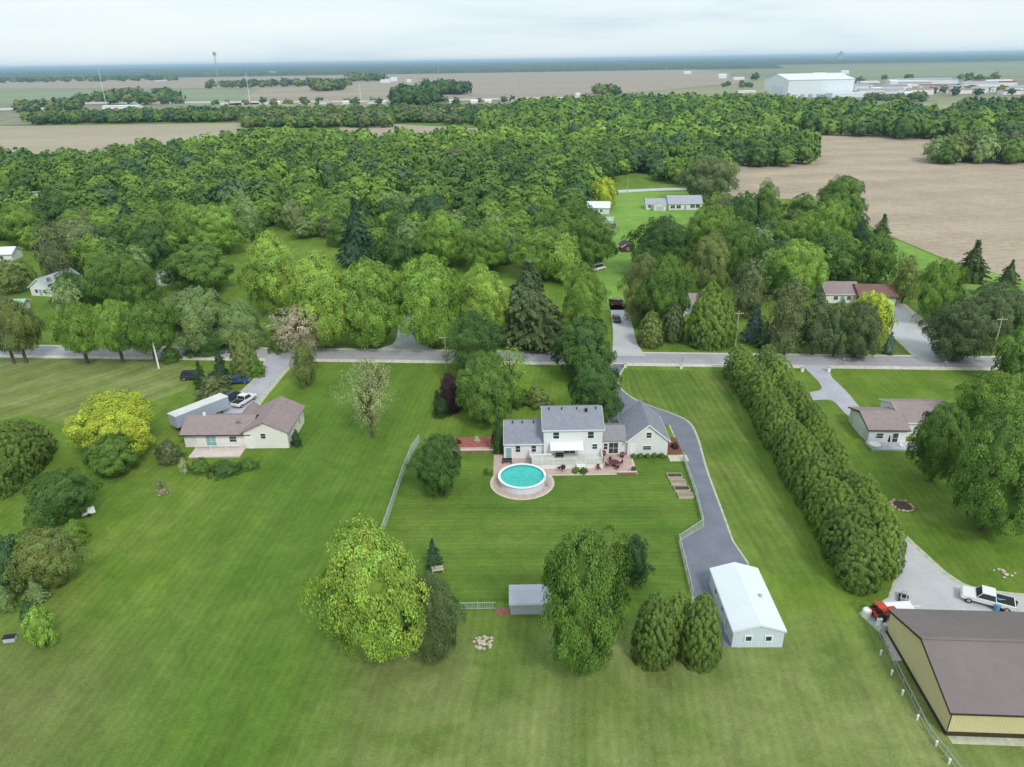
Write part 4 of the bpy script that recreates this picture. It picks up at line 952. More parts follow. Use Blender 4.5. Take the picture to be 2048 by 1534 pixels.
for i, (px, py, w_, h_, lab) in enumerate(((770, 166, 30, 8, 'long white barn on the far brown field'), (788, 163, 22, 10, 'taller white barn beside the long far one'), (818, 165, 14, 7, 'small white barn right of the far pair'),
     (1207, 196, 17, 5, 'white farmhouse in front of a dark clump on the plain'), (1156, 192, 8, 4, 'tiny white shed left of the white farmhouse'), (545, 146, 40, 7, 'pale far building near the left skyline'), (892, 143, 34, 8, 'pale far farm near the skyline'), (1375, 148, 30, 8, 'white far farm near the skyline, right'),
     (80, 225, 15, 5, 'grey white building in the trees at far left'), (117, 224, 11, 6, 'bright white building in the trees at far left'), (232, 218, 40, 4, 'long white low building left of the tall pole'), (262, 217, 26, 4, 'pale low building right of the tall pole'),
     (320, 163, 45, 5, 'dark roofed long shed on the left plain'), (1445, 157, 24, 10, 'pale blue silo building left of the warehouse'), (1478, 160, 30, 6, 'white barn left of the warehouse'), (1494, 186, 34, 3, 'low white building beside the warehouse'),
     (1640, 152, 40, 8, 'pale far building behind the warehouse'), (1690, 150, 26, 11, 'taller pale far building behind the warehouse'), (1815, 196, 11, 7, 'white house in front of the town'))):
    simple(lab, None, px, py, w_, w_ * .5, h_, h_ * .25, 'siding', 'metal_white' if 'dark' not in lab else 'dark_roof', R(r.uniform(-8, 8)))
for i in range(16):
    px = 440 + i * 42 + r.uniform(-14, 14); simple('small pale farm building along the far farm road', 'buildings along the far farm road', px, 210 - (px-400)*.006, r.uniform(8, 18), 8, 3.5, 1.5, 'siding', r.choice(('metal_white', 'shingle_light')), R(r.uniform(-10, 10)))

# ------------------------------------------------------------------ vehicles
def car(label, x_, y_, rz, paint, kind='parked_car', cat='car', style='sedan'):
    """nose towards local +x"""
    t = thing(kind, label, cat, (x_, y_, .02), rz)
    L_, Wd, H_ = {'sedan': (4.6, 1.8, 1.42), 'suv': (4.7, 1.9, 1.75), 'pickup': (5.6, 2.0, 1.8), 'van': (5.2, 2.0, 2.1)}[style]
    hb = {'sedan': .88, 'suv': 1.05, 'pickup': 1.08, 'van': 1.1}[style]
    b = MB(); a, c_ = -L_/2, L_/2
    prof = [(a+.05, .32), (a, .6), (a+.08, hb-.04), (a+.5, hb), (c_-1.3, hb), (c_-.25, hb-.14), (c_, .62), (c_-.05, .32)]
    if style == 'pickup': prof = [(a+.05, .45), (a, .7), (a+.02, hb), (c_-1.5, hb), (c_-.2, hb-.08), (c_, .75), (c_-.05, .45)]
    b.prism(prof, -Wd/2, Wd/2, 'y'); bd = b.build('body', M[paint], t)
    bv = bd.modifiers.new('bevel', 'BEVEL'); bv.width = .09; bv.segments = 2
    gx = {'sedan': (-1.75, -1.05, .45, 1.15), 'suv': (-2.2, -1.85, .5, 1.15), 'pickup': (-.75, -.6, .7, 1.25), 'van': (-2.45, -2.3, 1.0, 1.75)}[style]
    wi, wo = Wd/2-.22, Wd/2-.06; b = MB(); zr = H_-.07
    b.add([(gx[0], -wo, hb-.01), (gx[3], -wo, hb-.01), (gx[3], wo, hb-.01), (gx[0], wo, hb-.01), (gx[1], -wi, zr), (gx[2], -wi, zr), (gx[2], wi, zr), (gx[1], wi, zr)],
          [(3,2,1,0), (4,5,6,7), (0,1,5,4), (1,2,6,5), (2,3,7,6), (3,0,4,7)]); b.build('window', M['glass'], t)
    b = MB(); b.box(gx[1]-.05, gx[2]+.05, -wi-.04, wi+.04, zr+.002, H_)
    for sx, tx in ((gx[0], gx[1]), (gx[3], gx[2])):
        for s_ in (-1, 1): b.tube((sx, s_*(wo+.01), hb-.02), (tx, s_*(wi+.01), zr+.01), .04, .04, 5)
    b.build('roof', M[paint], t)
    if style == 'pickup': b = MB(); b.box(a+.14, -.85, -Wd/2+.12, Wd/2-.12, hb-.02, hb+.012); b.build('cargo_bed', M['black'], t)
    wr = .36 if style in ('pickup', 'suv') else .32
    for sx in (a+.85, c_-.9):
        for s_ in (-1, 1):
            b = MB(); b.tube((sx, s_*(Wd/2-.2), wr), (sx, s_*(Wd/2+.02), wr), wr, wr, 14); wl = b.build('wheel', M['tyre'], t)
            b = MB(); b.tube((sx, s_*(Wd/2+.021), wr), (sx, s_*(Wd/2+.035), wr), wr*.6, wr*.55, 10); b.build('rim', M['rim'], wl)
    for s_ in (-1, 1): b = MB(); b.box(c_-.06, c_+.015, s_*(Wd/2-.3)-.17, s_*(Wd/2-.3)+.17, .62, .76); b.build('headlight', M['lamp'], t)
    return t
car('white pickup truck parked beside the cream house', *G(489, 806), R(70), 'c_white', 'parked_truck', 'pickup truck', 'pickup')
car('dark blue grey car beside the white pickup truck', *G(462, 800), R(70), 'c_dark', style='suv')
car('blue car in the left driveway by the pine', *G(477, 766), R(10), 'c_blue')
car('black car with pale roof rack left of the pine', *G(386, 758), R(5), 'c_dark', style='suv')
car('dark maroon car at the top of the far driveway', *G(1237, 611), R(-20), 'c_maroon', style='suv')
car('small dark blue car in the far driveway', *G(1233, 641), R(88), 'c_dark')
car('dark teal car under the trees on the gravel drive', *G(802, 641), R(85), 'c_blue')
car('white pickup truck on the concrete drive behind the tan barn', *G(1972, 1206), R(152), 'c_white', 'parked_truck', 'pickup truck', 'pickup')
car('white van glimpsed under trees beyond the big dark pine', *G(1196, 540), R(40), 'c_white', 'parked_van', 'van', 'van')
# semi trailer behind the cream house
xa, ya = G(352, 864); xb, yb = G(458, 821); an = math.atan2(yb-ya, xb-xa); L_ = 10.6
t = thing('semi_trailer', 'long white roofed semi trailer parked behind the cream house', 'trailer', (xa-.3, ya+.2, 0), an)
b = MB(); b.box(0, L_, -1.25, 1.25, 1.0, 3.2); b.build('body', M['trailer_side'], t); b = MB(); b.box(-.05, L_+.05, -1.3, 1.3, 3.203, 3.3); b.build('roof', M['galv_roof'], t)
b = MB(); b.box(-.05, -.003, -1.05, 1.05, 1.15, 3.05); b.build('rear_door', M['grey_metal'], t)
for x_ in (1.4, 2.7):
    for s_ in (-1, 1): b = MB(); b.tube((x_, s_*.85, .52), (x_, s_*1.22, .52), .52, .52, 14); b.build('wheel', M['tyre'], t)
b = MB(); b.box(.8, 3.3, -.6, .6, .6, .99); b.box(9, 9.2, -.9, -.7, 0, .99); b.box(9, 9.2, .7, .9, 0, .99); b.build('undercarriage', M['black'], t)
# red tractor and clutter at the barn corner
tx, ty = G(1762, 1236)
t = thing('tractor', 'red compact tractor at the corner of the tan barn', 'tractor', (tx, ty, 0), R(10))
b = MB(); b.box(-.2, 1.5, -.35, .35, .6, 1.25); b.box(-1.0, -.2, -.55, .55, .6, .95); b.build('hood', M['c_red'], t)
b = MB(); b.box(-.8, -.3, -.25, .25, .96, 1.1); b.box(-.85, -.75, -.25, .25, 1.1, 1.5); b.build('seat', M['black'], t)
b = MB(); b.box(-1.3, .3, -.75, -.5, 1.0, 1.1); b.box(-1.3, .3, .5, .75, 1.0, 1.1); b.build('fender', M['c_red'], t)
for x_, r_, w_ in ((-.6, .65, .62), (1.2, .4, .5)):
    for s_ in (-1, 1): b = MB(); b.tube((x_, s_*w_, r_), (x_, s_*(w_+.3), r_), r_, r_, 14); b.build('wheel', M['tyre'], t)
b = MB(); b.box(1.7, 2.1, -.8, .8, .2, .75); b.box(.8, 1.75, -.5, -.42, .6, .7); b.box(.8, 1.75, .42, .5, .6, .7); b.build('loader', M['c_red'], t)
b = MB(); b.box(-.9, .1, -.62, .62, 1.95, 2.02); b.build('canopy', M['c_red'], t)
b = MB()
for x_ in (-.85, .05):
    for s_ in (-.58, .58): b.tube((x_, s_, 1.0), (x_, s_, 1.95), .03)
b.build('canopy_post', M['black'], t)
cx_, cy_ = G(1732, 1232); t = thing('water_tank', 'white round tank left of the red tractor', 'tank', (cx_, cy_, 0)); b = MB(); b.tube((0,0,0), (0,0,.9), .5, .5, 16); b.build('body', M['white'], t); b = MB(); b.blob((0,0,.9), .5, .5, .22, 1, 0, nu=16, nv=6); b.build('lid', M['white'], t)
cx_, cy_ = G(1792, 1222); t = thing('flatbed_trailer', 'white flat trailer behind the barn corner', 'trailer', (cx_, cy_, 0), R(3)); b = MB(); b.box(-1.9, 1.9, -.6, .6, .55, .65); b.box(-1.9, 1.9, .56, .6, .65, .9); b.box(1.9, 2.9, -.05, .05, .5, .58); b.build('bed', M['white'], t)
for s_ in (-1, 1): b = MB(); b.tube((0, s_*.62, .3), (0, s_*.82, .3), .3, .3, 12); b.build('wheel', M['tyre'], t)
cx_, cy_ = G(1806, 1200); t = thing('riding_mower', 'small grey mower beside the hedge end', 'mower', (cx_, cy_, .02), R(60)); b = MB(); b.box(-.7, .7, -.35, .35, .25, .6); b.box(.1, .75, -.28, .28, .6, .85); b.build('body', M['c_silver'], t); b = MB(); b.box(-.35, 0, -.2, .2, .6, .7); b.box(-.4, -.33, -.2, .2, .7, 1.0); b.build('seat', M['black'], t)
for sx in (-.5, .5):
    for s_ in (-1, 1): b = MB(); b.tube((sx, s_*.36, .22), (sx, s_*.52, .22), .22, .22, 12); b.build('wheel', M['tyre'], t)
def barrel(px, py, m, label, cat='barrel', h=.9, r_=.3):
    t = thing('barrel', label, cat, (*G(px, py), .02)); b = MB(); b.tube((0,0,0), (0,0,h), r_, r_, 14); b.build('body', M[m], t); b = MB(); b.tube((0,0,h+.002), (0,0,h+.05), r_*1.05, r_*1.05, 14); b.build('lid', M[m], t)
barrel(1992, 1222, 'tarp', 'bright blue drum beside the white pickup'); barrel(2026, 1216, 'black', 'black bin right of the white pickup'); barrel(1768, 1262, 'galv', 'grey drum against the barn wall'); barrel(1757, 1250, 'white', 'white drum near the tractor')
t = thing('utility_trailer', 'black utility trailer with blue tarp behind the white pickup', 'trailer', (*G(1996, 1213), 0), R(150)); b = MB(); b.box(-1.5, 1.5, -.8, .8, .45, .55); b.box(-1.5, 1.5, -.8, -.75, .55, .95); b.box(-1.5, 1.5, .75, .8, .55, .95); b.build('bed', M['black'], t)
b = MB(); b.blob((0, 0, .75), 1.2, .6, .4, 4, .15); b.build('tarp', M['tarp'], t)
for s_ in (-1, 1): b = MB(); b.tube((0, s_*.82, .32), (0, s_*1.0, .32), .32, .32, 12); b.build('wheel', M['tyre'], t)
# garden cart and bin on the left
t = thing('garden_cart', 'white garden cart beside the dark green round tree', 'cart', (*G(178, 1030), 0), R(35)); b = MB(); b.box(-.9, .9, -.55, .55, .4, .95); b.build('tub', M['white'], t)
b = MB(); b.tube((.9, 0, .5), (1.7, 0, .9), .03); b.build('handle', M['black'], t)
for s_ in (-1, 1): b = MB(); b.tube((0, s_*.56, .3), (0, s_*.7, .3), .3, .3, 12); b.build('wheel', M['tyre'], t)
t = thing('storage_bin', 'small grey storage bin at the left picture edge', 'bin', (*G(21, 1281), 0), R(10)); b = MB(); b.box(-.6, .6, -.35, .35, 0, .55); b.build('box', M['grey_metal'], t); b = MB(); b.box(-.63, .63, -.38, .38, .553, .62); b.build('lid', M['black'], t)
# stone heaps and fire pits
def stones(kind, label, px, py, n, R_, ringed, seed, cat, m='stone'):
    t = thing(kind, label, cat, (*G(px, py), 0)); r = random.Random(seed)
    for i in range(n):
        a = 2*math.pi*i/n + r.uniform(-.2, .2); d = R_ * (r.uniform(.9, 1.05) if ringed else r.uniform(.1, 1)); s_ = r.uniform(.16, .32)
        b = MB(); b.blob((d*math.cos(a), d*math.sin(a), s_*.45), s_, s_*.8, s_*.6, seed*50+i, .2, nu=7, nv=4); b.build('stone', M[m], t)
    if ringed: b = MB(); b.prism([(R_*.8*math.cos(k/16*6.283), R_*.8*math.sin(k/16*6.283)) for k in range(16)], .004, .05, 'z'); b.build('ash', M['soil'], t)
stones('stone_heap', 'heap of pale stones on the lawn below the garden shed', 967, 1286, 26, 1.1, False, 3, 'stone heap')
stones('fire_pit', 'ring of stones on the lawn right of the hedge', 1804, 1012, 18, 1.5, True, 4, 'fire pit', 'paver')
stones('stone_heap', 'weathered stones around a small bush in the left field', 326, 984, 16, 1.3, False, 6, 'stone heap', 'wood')
stones('stone_heap', 'few pale stones in the grass behind the barn', 2008, 1146, 9, 1.3, False, 8, 'stone heap')
tree('shrub', 'dull brownish bush among the weathered stones', 'shrub', *G(322, 976), 1.1, 1.5, 'loose', 'grey', 1)

# ------------------------------------------------------------------ fences, poles, small road furniture
def picket(name, label, pts, h, m='fence', step=.20, pw=.03):
    """posts, rails and thin upright pickets through world points"""
    t = thing(name, label, 'fence', (pts[0][0], pts[0][1], 0)); ox, oy = pts[0]; Rl, Pk = MB(), MB()
    for (ax, ay), (bx_, by) in zip(pts[:-1], pts[1:]):
        L_ = math.hypot(bx_-ax, by-ay); a = math.atan2(by-ay, bx_-ax)
        T_ = Matrix.Translation((ax-ox, ay-oy, 0)) @ Matrix.Rotation(a, 4, 'Z'); Rl.T = Pk.T = T_
        n = max(1, round(L_/2.4))
        for i in range(n): k = L_*i/n; P_ = MB(); P_.T = T_; P_.box(k-.06, k+.06, -.06, .06, 0, h+.1); P_.build('post', M[m], t)
        Rl.box(0, L_, -.03, .03, h-.09, h-.01); Rl.box(0, L_, -.025, .025, .12, .18)
        k = .1
        while k < L_-.1: Pk.box(k-pw, k+pw, .032, .05, .04, h-.02); k += step
    Rl.build('rail', M[m], t); Pk.build('pickets', M[m], t)
GP = lambda *p: [G(*q) for q in p]
picket('fence', 'pale grey green fence along the left side of the pool lawn', GP((838, 886), (824, 905), (806, 950), (770, 1055), (742, 1125)), 1.5, step=.10, pw=.04)
picket('fence', 'pale fence between pool lawn and driveway', GP((1366, 918), (1390, 985), (1406, 1050), (1358, 1082), (1370, 1130), (1386, 1195)), 1.05, step=.13)
picket('fence', 'short pale fence left of the garden shed', [(-6.6, 69.4), (-2.4, 69.4)], 1.05)
picket('fence', 'thin wire fence with pale posts left of the tan barn', [(41.0, 64.0), (40.2, 57.0), (39.6, 51.0), (40.2, 46.0)], .9, m='galv', step=1.2, pw=.012)
for i, (px, py) in enumerate(((1768, 1310), (1790, 1350), (1812, 1390), (1842, 1440), (1880, 1492), (1906, 1528))):
    x_, y_ = G(px, py); tag_l = ('farthest', 'second', 'third', 'fourth', 'fifth', 'nearest')[i]
    t = thing('fence_marker', 'small white stake left of the tan barn, %s of the line' % tag_l, 'stake', (x_ - .4, y_, 0), 0, 'white stakes left of the tan barn'); b = MB(); b.box(-.07, .07, -.07, .07, 0, .6); b.build('post', M['white'], t); b = MB(); b.box(-.1, .1, -.1, .1, .602, .66); b.build('cap', M['white'], t)
def util_pole(label, bx_, by, h, lean=0, arm=True, m='pole', kind='utility_pole', r_=.16):
    t = thing(kind, label, 'pole', (bx_, by, 0)); b = MB(); b.tube((0,0,0), (lean,0,h), r_, r_*.62, 10); b.build('pole', M[m], t)
    if arm:
        b = MB(); b.box(lean-1.1, lean+1.1, -.19, -.09, h-.7, h-.58); b.build('crossarm', M['pole'], t)
        for x_ in (-1.0, -.5, .5, 1.0): b = MB(); b.tube((lean+x_, -.14, h-.578), (lean+x_, -.14, h-.38), .05, .04, 6); b.build('insulator', M['white'], t)
util_pole('leaning pale pole at the edge of the left meadow', *G(318, 737), 8.4, -.1, False, 'white', 'utility_pole', .2)
util_pole('pale utility pole by the road behind the dense dark tree', *G(893, 738), 7.8)
util_pole('tall utility pole by the blue spruces beyond the road', *G(1470, 692), 8.4)
util_pole('short pale pole beyond the road near the hedge tip', *G(1586, 704), 3.4, 0, False)
util_pole('utility pole at the right end of the road', *G(1986, 705), 8.3)
util_pole('thin white pole beside the gravel drive beyond the road', *G(699, 674), 3.0, 0, False, 'white', 'flagpole', .08)
util_pole('white pole standing on the far bright lawn', *G(1254, 392), 9, 0, False)
for i, (px, pb, pt, lab, m) in enumerate(((216, 226, 146, 'tallest white pole on the left plain', 'white'), (500, 205, 150, 'white pole on the plain, second from left', 'white'), (722, 205, 170, 'white pole on the brown field', 'white'),
      (878, 166, 134, 'dark far pole above the dark grove', 'galv'), (1038, 178, 140, 'dark far pole on the brown field', 'galv'), (1330, 164, 140, 'dark far pole right of centre', 'galv'), (1708, 205, 156, 'pale pole before the town', 'metal_wall'))):
    x_, y_ = G(px, pb); d = y_; h = (pb - pt) / ppm(y_) * 1.0; util_pole(lab, x_, y_, min(h, 75), 0, True, m, 'far_pole', min(.8, d*.0003))
x_, y_ = G(441, 186); t = thing('radio_tower', 'tall lattice radio tower on the left skyline', 'tower', (x_, y_, 0)); b = MB()
for a in (0, 2.09, 4.19): b.tube((3*math.cos(a), 3*math.sin(a), 0), (1.2*math.cos(a), 1.2*math.sin(a), 88), .35, .25, 5)
for k in range(22):
    z0, z1 = k*4, (k+1)*4; r0_, r1_ = 3-1.8*z0/88, 3-1.8*z1/88
    for j in range(3): a, c_ = 2.094*j, 2.094*(j+1); b.tube((r0_*math.cos(a), r0_*math.sin(a), z0), (r1_*math.cos(c_), r1_*math.sin(c_), z1), .16, .16, 4)
b.build('mast', M['galv'], t)
for a in (0, 2.09, 4.19): b = MB(); b.box(3*math.cos(a)-1, 3*math.cos(a)+1, 3*math.sin(a)-1, 3*math.sin(a)+1, 80, 87); b.build('antenna', M['galv'], t)
x_, y_ = G(1681, 124); t = thing('grain_elevator', 'tiny far grain elevator on the skyline at the right', 'elevator', (1.9*4200*.45, 4200, 0)); t.location = (G(1681, 122)[0], G(1681, 122)[1], 0); s_ = .85 / ppm(G(1681, 122)[1])
b = MB(); b.box(-6*s_, 5*s_, 0, 8*s_, 0, 17*s_); b.build('silo_block', M['galv'], t); b = MB(); b.box(-2*s_, 2*s_, 1*s_, 6*s_, 17*s_, 21*s_); b.build('headhouse', M['galv'], t)
# driveway posts and mailboxes
for px, py, lab in ((1250, 735, 'white post left of the side lawn entrance'), (1449, 739, 'white post at the hedge tip by the road'), (1521, 741, 'white post right of the hedge tip'), (1604, 743, 'white post left of the right driveway mouth'), (1657, 743, 'white post right of the right driveway mouth'), (1362, 737, 'small white post midway along the side lawn edge')):
    t = thing('driveway_post', lab, 'post', (*G(px, py), 0)); b = MB(); b.box(-.28, .28, -.28, .28, 0, .95); b.build('shaft', M['white'], t); b = MB(); b.box(-.36, .36, -.36, .36, .952, 1.08); b.build('cap', M['stone'], t)
for px, py, lab in ((1365, 724, 'mailbox beside the road above the side lawn'), (1686, 728, 'mailbox beside the road right of the driveway mouth'), (1890, 734, 'mailbox beside the road at the far right')):
    t = thing('mailbox', lab, 'mailbox', (*G(px, py), 0)); b = MB(); b.box(-.05, .05, -.05, .05, 0, 1.0); b.build('post', M['wood'], t); b = MB(); b.box(-.12, .12, -.28, .28, 1.002, 1.25); b.build('box', M['galv'], t); b = MB(); b.box(.122, .14, -.05, .05, 1.1, 1.35); b.build('flag', M['c_red'], t)
# ------------------------------------------------------------------ woods
def inside(p, poly):
    x_, y_ = p; c = False; j = len(poly) - 1
    for i in range(len(poly)):
        xi, yi = poly[i]; xj, yj = poly[j]
        if (yi > y_) != (yj > y_) and x_ < (xj - xi) * (y_ - yi) / (yj - yi) + xi: c = not c
        j = i
    return c
def scatter(poly, step, seed, keep_out=(), jitter=.42):
    r = random.Random(seed); w_ = [G(*p) for p in poly]
    x0, x1 = min(p[0] for p in w_), max(p[0] for p in w_); y0, y1 = min(p[1] for p in w_), max(p[1] for p in w_); o = []
    j = 0; y_ = y0
    while y_ < y1:
        x_ = x0 + (step / 2 if j % 2 else 0)
        while x_ < x1:
            qx, qy = x_ + r.uniform(-1, 1) * step * jitter, y_ + r.uniform(-1, 1) * step * jitter
            if inside((qx, qy), w_):
                p = P(qx, qy)
                if -150 < p[0] < 2200 and not any(a < p[0] < c and b < p[1] < d for a, b, c, d in keep_out): o.append((qx, qy))
            x_ += step
        y_ += step * .87; j += 1
    return o
# clearings: lawns and the ground in front of the half hidden roofs
clear = [(1195, 384, 1420, 500), (1225, 365, 1330, 392), (470, 482, 680, 520), (10, 402, 95, 432), (530, 386, 590, 412), (285, 384, 345, 402),
         (785, 402, 830, 425), (-60, 500, 120, 640), (290, 545, 350, 590), (145, 398, 190, 425), (1160, 400, 1240, 440), (1195, 440, 1280, 520), (1240, 350, 1300, 372)]
W1 = [(-80, 400), (200, 392), (700, 385), (1160, 385), (1190, 400), (1190, 440), (1165, 520), (940, 540), (700, 500), (470, 478), (440, 500), (330, 520), (340, 600), (150, 610), (-80, 620)]
W1b = [(1430, 428), (1520, 428), (1630, 448), (1700, 480), (1690, 560), (1520, 600), (1310, 560), (1290, 480), (1420, 440)]
near = []
for poly, seed in ((W1, 3), (W1b, 4)):
    for x_, y_ in scatter(poly, 10.6, seed, clear):
        if all((x_-a)**2 + (y_-b)**2 > (c + 3.6)**2 for a, b, c in taken): near.append((x_, y_))
near.sort(key=lambda p: p[1])
print('woods individuals candidates', len(near), 'named', len(taken))
pal = ['mid', 'mid', 'mid', 'dark', 'fresh', 'fresh', 'fresh', 'bluegreen', 'olive', 'sage', 'dark', 'dusk', 'bright', 'bright']
WL = {'mid': 'mid green deciduous tree among the woods beyond the road', 'dark': 'dark green deciduous tree among the woods beyond the road', 'fresh': 'fresh green tree among the woods beyond the road',
      'bluegreen': 'blue green tree among the woods beyond the road', 'olive': 'olive green tree among the woods beyond the road', 'sage': 'pale sage green tree among the woods beyond the road',
      'dusk': 'dull grey olive tree among the woods beyond the road', 'teal': 'very dark teal tree among the woods beyond the road', 'bright': 'bright lime tinted tree among the woods beyond the road'}
MAXI = 300 - 133 - 12
rest = near[MAXI:]
for x_, y_ in near[:MAXI]:
    px, _ = P(x_, y_); col = rnd.choice(pal); st = rnd.choice(['round', 'round', 'spread', 'tall']) if col not in ('teal', 'bluegreen') else rnd.choice(['round', 'tall', 'pine'])
    r_ = rnd.uniform(4.4, 6.4); h_ = {'tall': 2.2, 'round': 1.9, 'spread': 1.75, 'pine': 2.3}[st] * r_ * rnd.uniform(.85, 1.1)
    tree('woodland_tree', WL[col], 'tree', x_, y_, r_, min(h_, 13.5), st, col, 2 if y_ < 330 else 1, group='trees in the wooded neighbourhood, ' + col)

_low = {}
def low(style, k, lod):
    key = (style, k, lod)
    if key not in _low:
        nc, nl, lf = {0: (30, 30, .145), 1: (18, 17, .23), 2: (10, 9, .38)}[lod]
        _low[key] = crown_arrays(style, 900 + k * 7 + lod, nc, nl, lf, core=True, lump=.14, nr=.26, tv=.45, hv=.3)
    return _low[key]
def mass(name, label, pts, pal_, r0, r1, hk, seed, lod=None, cat='woods'):
    """far-off trees nobody could count, one object"""
    r = random.Random(seed); VV = []; QQ = []; TT = []; n = 0
    for x_, y_ in pts:
        if n and name == 'forest' and r.random() < .07: continue
        d = y_; l_ = lod if lod is not None else (0 if d < 520 else 1 if d < 1000 else 2)
        st = r.choice(['round', 'round', 'spread', 'tall']); V_, Q_, T_ = low(st, r.randrange(3), l_)
        rr_ = r.uniform(r0, r1); h_ = rr_ * hk * r.uniform(.85, 1.15); a = r.uniform(0, 6.28); ca, sa = math.cos(a), math.sin(a)
        v = np.empty_like(V_); v[:, 0] = (V_[:, 0]*ca - V_[:, 1]*sa) * rr_ + x_; v[:, 1] = (V_[:, 0]*sa + V_[:, 1]*ca) * rr_ + y_; v[:, 2] = V_[:, 2] * h_ - .3
        c = np.array(COL[pal_(x_, y_, r)]) * r.uniform(.88, 1.12)
        VV.append(v); QQ.append(Q_ + n); TT.append(T_ * c[None, :].astype('f')); n += len(v)
    if not VV: return
    me = raw_mesh(name, np.vstack(VV), np.vstack(QQ), [M['leaf']], tint=np.vstack(TT))
    o = bpy.data.objects.new(name, me); C.objects.link(o); o.color = (1, 1, 1, 1)
    return tag(o, label, cat, kind='stuff')
pick = lambda *cs: (lambda x_, y_, r: r.choice(cs))
def forest_pal(x_, y_, r):
    if y_ > 500 and r.random() < .75: return r.choice(('fresh', 'bright', 'fresh', 'mid'))
    return r.choice(('mid', 'mid', 'dark', 'mid', 'fresh', 'dark', 'fresh', 'mid', 'bluegreen'))
W2 = [(-140, 392), (-120, 338), (120, 344), (300, 320), (430, 304), (500, 288), (690, 291), (760, 300), (1000, 286), (1300, 262), (1530, 262), (1570, 282), (1620, 300), (1628, 326), (1590, 334), (1500, 338), (1450, 345), (1425, 384), (1330, 366), (1230, 366), (1160, 385), (700, 385), (200, 392)]
pts = rest + scatter(W2, 10.8, 11, clear[3:6] + clear[12:])
mass('forest', 'broad green forest behind the houses, reaching into the brown field', [p for p in pts if all((p[0]-a)**2 + (p[1]-b)**2 > (c + 3)**2 for a, b, c in taken)], forest_pal, 4.6, 8.2, 2.0, 21)
W3 = [(960, 268), (1000, 240), (1040, 224), (1240, 212), (1480, 216), (1700, 228), (1830, 240), (1900, 248), (2250, 245), (2250, 304), (1900, 284), (1700, 274), (1540, 264), (1300, 262)]
mass('forest', 'second forest band below the white warehouse', scatter(W3, 12.5, 12), lambda x_, y_, r: r.choice(('mid', 'fresh', 'mid', 'dark', 'fresh', 'mid', 'bluegreen')) if x_ < 420 else r.choice(('mid', 'dark', 'teal', 'mid', 'bluegreen')), 6.0, 10.0, 1.9, 22)
mass('grove', 'dark grove beyond the forest at the right edge', scatter([(1915, 234), (2250, 226), (2250, 246), (1900, 246)], 13, 13), pick('dark', 'teal', 'mid'), 7, 9, 2.2, 23)
mass('grove', 'grove standing out into the brown field at the right', scatter([(1862, 330), (2250, 330), (2250, 308), (1870, 308)], 8.5, 14), pick('mid', 'olive', 'dark', 'sage', 'dusk'), 5.2, 7.0, 2.3, 24, 0)
mass('tree_line', 'long tree line along the tan field at the left', scatter([(54, 250), (490, 243), (490, 256), (780, 256), (780, 246), (1000, 252), (1040, 226), (780, 226), (400, 232), (54, 240)], 11, 15, [(500, 246, 1000, 248)]), pick('dark', 'dusk', 'teal', 'mid', 'olive'), 5.0, 8.5, 1.6, 25)
mass('grove', 'dark grove on the far brown field', scatter([(786, 212), (876, 210), (872, 199), (792, 201)], 13, 16), pick('teal', 'bluegreen', 'dark'), 9, 13, 2.1, 26, 1)
mass('grove', 'smaller second grove behind the dark one', scatter([(848, 191), (936, 190), (930, 184), (850, 185)], 17, 17), pick('teal', 'dark'), 10, 14, 1.9, 27, 1)
def band(pix, step, seed, r0=7, r1=12, hk=1.5, pl=('teal', 'dusk', 'dark', 'bluegreen')): return scatter(pix, step, seed), r0, r1, hk, pl
for i, (lab, poly, st_, r0, r1) in enumerate((
    ('scrubby trees around the white buildings at far left', [(40, 227), (160, 223), (165, 214), (45, 217)], 20, 7, 12),
    ('scattered trees left of the tall white pole', [(150, 206), (215, 206), (215, 198), (160, 198)], 30, 7, 12),
    ('scattered trees right of the tall white pole', [(218, 210), (365, 210), (355, 200), (225, 198)], 32, 8, 14),
    ('thin row of trees crossing the far fields', [(215, 194), (345, 192), (345, 187), (215, 189)], 40, 8, 13),
    ('blurred tree line below the lattice tower', [(415, 178), (700, 172), (700, 166), (415, 171)], 42, 8, 13),
    ('paired clumps on the far brown field', [(624, 184), (684, 181), (680, 177), (626, 179)], 24, 12, 18),
    ('far clump near the white barns', [(700, 164), (772, 163), (770, 158), (702, 159)], 45, 12, 20),
    ('roadside trees along the far farm road', [(400, 214), (1100, 206), (1100, 202), (400, 208)], 42, 4, 8),
    ('clump behind the small white farmhouse', [(1190, 192), (1232, 191), (1230, 186), (1192, 187)], 18, 9, 13),
    ('trees around the town, left part', [(1730, 205), (1850, 205), (1850, 196), (1730, 196)], 20, 5, 8),
    ('trees around the town, right part', [(1860, 192), (2250, 190), (2250, 178), (1860, 180)], 42, 5, 8),
    ('dim trees behind the big white warehouse', [(1480, 168), (2250, 166), (2250, 158), (1480, 160)], 110, 8, 13),
    ('dim tree belt on the left skyline fields', [(-200, 170), (360, 162), (360, 156), (-200, 162)], 80, 8, 14),
    ('tree belt left of the town warehouse', [(1440, 176), (1530, 178), (1530, 172), (1440, 170)], 50, 6, 9))):
    p_ = scatter(poly, st_, 40 + i); mass('tree_clump', lab, p_, pick('teal', 'dusk', 'dark', 'bluegreen', 'olive'), r0, r1, 1.5, 60 + i, 2, 'trees')
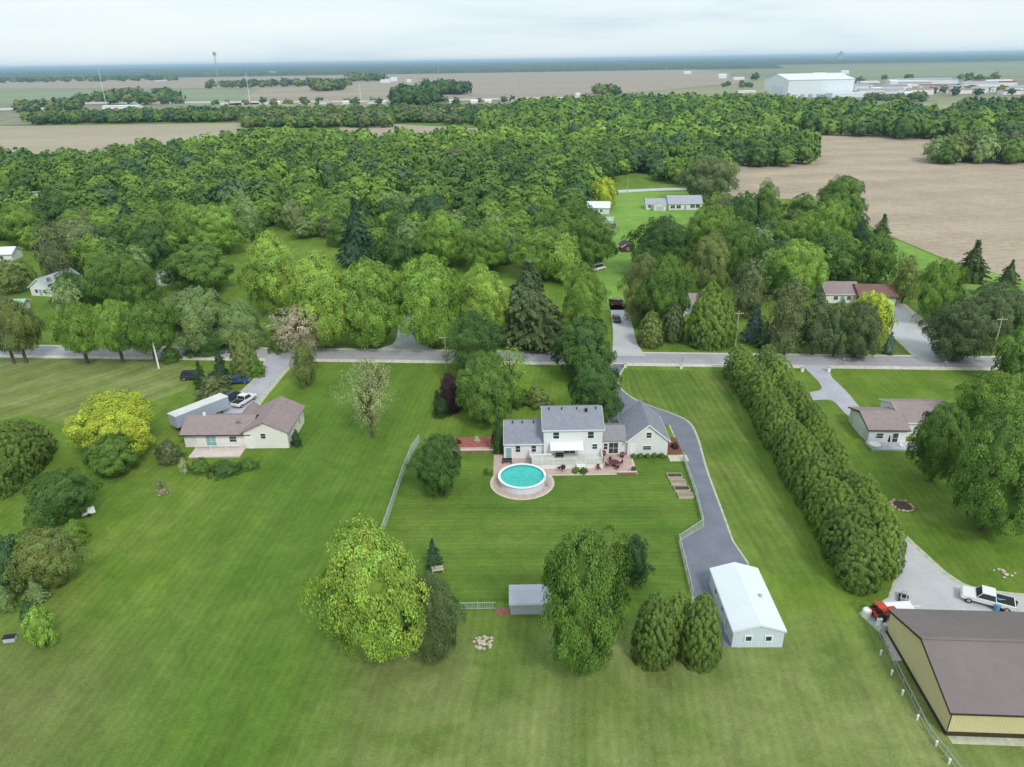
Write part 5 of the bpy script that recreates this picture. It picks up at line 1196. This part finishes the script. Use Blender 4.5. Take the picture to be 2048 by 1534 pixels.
# wooded skyline: long rough canopies beyond the plain
def canopy(y0, y1, x0, x1, nx, ny, h, seed, lab):
    g = np.random.default_rng(seed); V_ = []; T_ = []
    xs_ = np.linspace(x0, x1, nx); ys_ = np.linspace(y0, y1, ny)
    for j in range(ny):
        for i in range(nx):
            edge = 0 if j == 0 or j == ny - 1 else 1
            gap = 1 if math.sin(xs_[i] * .0011 + seed) + math.sin(xs_[i] * .00043 + j * 1.3 + seed * 2) > -1.1 else 0.0
            V_.append((xs_[i] + g.uniform(-1, 1) * (x1-x0)/nx*.4, ys_[j] + g.uniform(-1, 1) * (y1-y0)/ny*.25, (h * g.uniform(.65, 1.15) * gap if edge else -1) - (0 if gap else 1)))
            k = g.uniform(.8, 1.25); T_.append((.045*k, .095*k, .05*k))
    Q_ = np.array([(j*nx+i, j*nx+i+1, (j+1)*nx+i+1, (j+1)*nx+i) for j in range(ny-1) for i in range(nx-1)])
    o = bpy.data.objects.new('forest', raw_mesh('forest', np.array(V_, 'f'), Q_, [M['leaf']], tint=np.array(T_, 'f'))); C.objects.link(o); o.color = (1, 1, 1, 1)
    tag(o, lab, 'woods', kind='stuff')
canopy(4300, 4800, -6500, 1500, 500, 7, 16, 1, 'nearest dark belt of skyline woods')
canopy(6000, 6900, -9000, 9000, 640, 8, 18, 2, 'second belt of skyline woods')
canopy(8500, 10000, -12000, 12000, 640, 8, 20, 3, 'third belt of skyline woods')
canopy(12500, 15500, -17000, 17000, 640, 8, 24, 5, 'hazy blue belt of skyline woods')
canopy(19000, 30000, -30000, 30000, 640, 8, 32, 4, 'last wooded line on the horizon')

# ------------------------------------------------------------------ haze
b = MB(); b.box(-45000, 45000, -600, 45000, -3, 92, 0)
hm = bpy.data.materials.new('air'); hm.use_nodes = True; t = hm.node_tree; t.nodes.clear()
ho = t.nodes.new('ShaderNodeOutputMaterial'); pv = t.nodes.new('ShaderNodeVolumePrincipled')
pv.inputs['Color'].default_value = (0.48, 0.70, 0.95, 1); pv.inputs['Density'].default_value = 0.75e-4; pv.inputs['Anisotropy'].default_value = 0.2
t.links.new(pv.outputs[0], ho.inputs['Volume'])
hz_ = b.build('haze', [hm]); tag(hz_, 'thin blue summer haze over the plain', 'haze', kind='stuff')
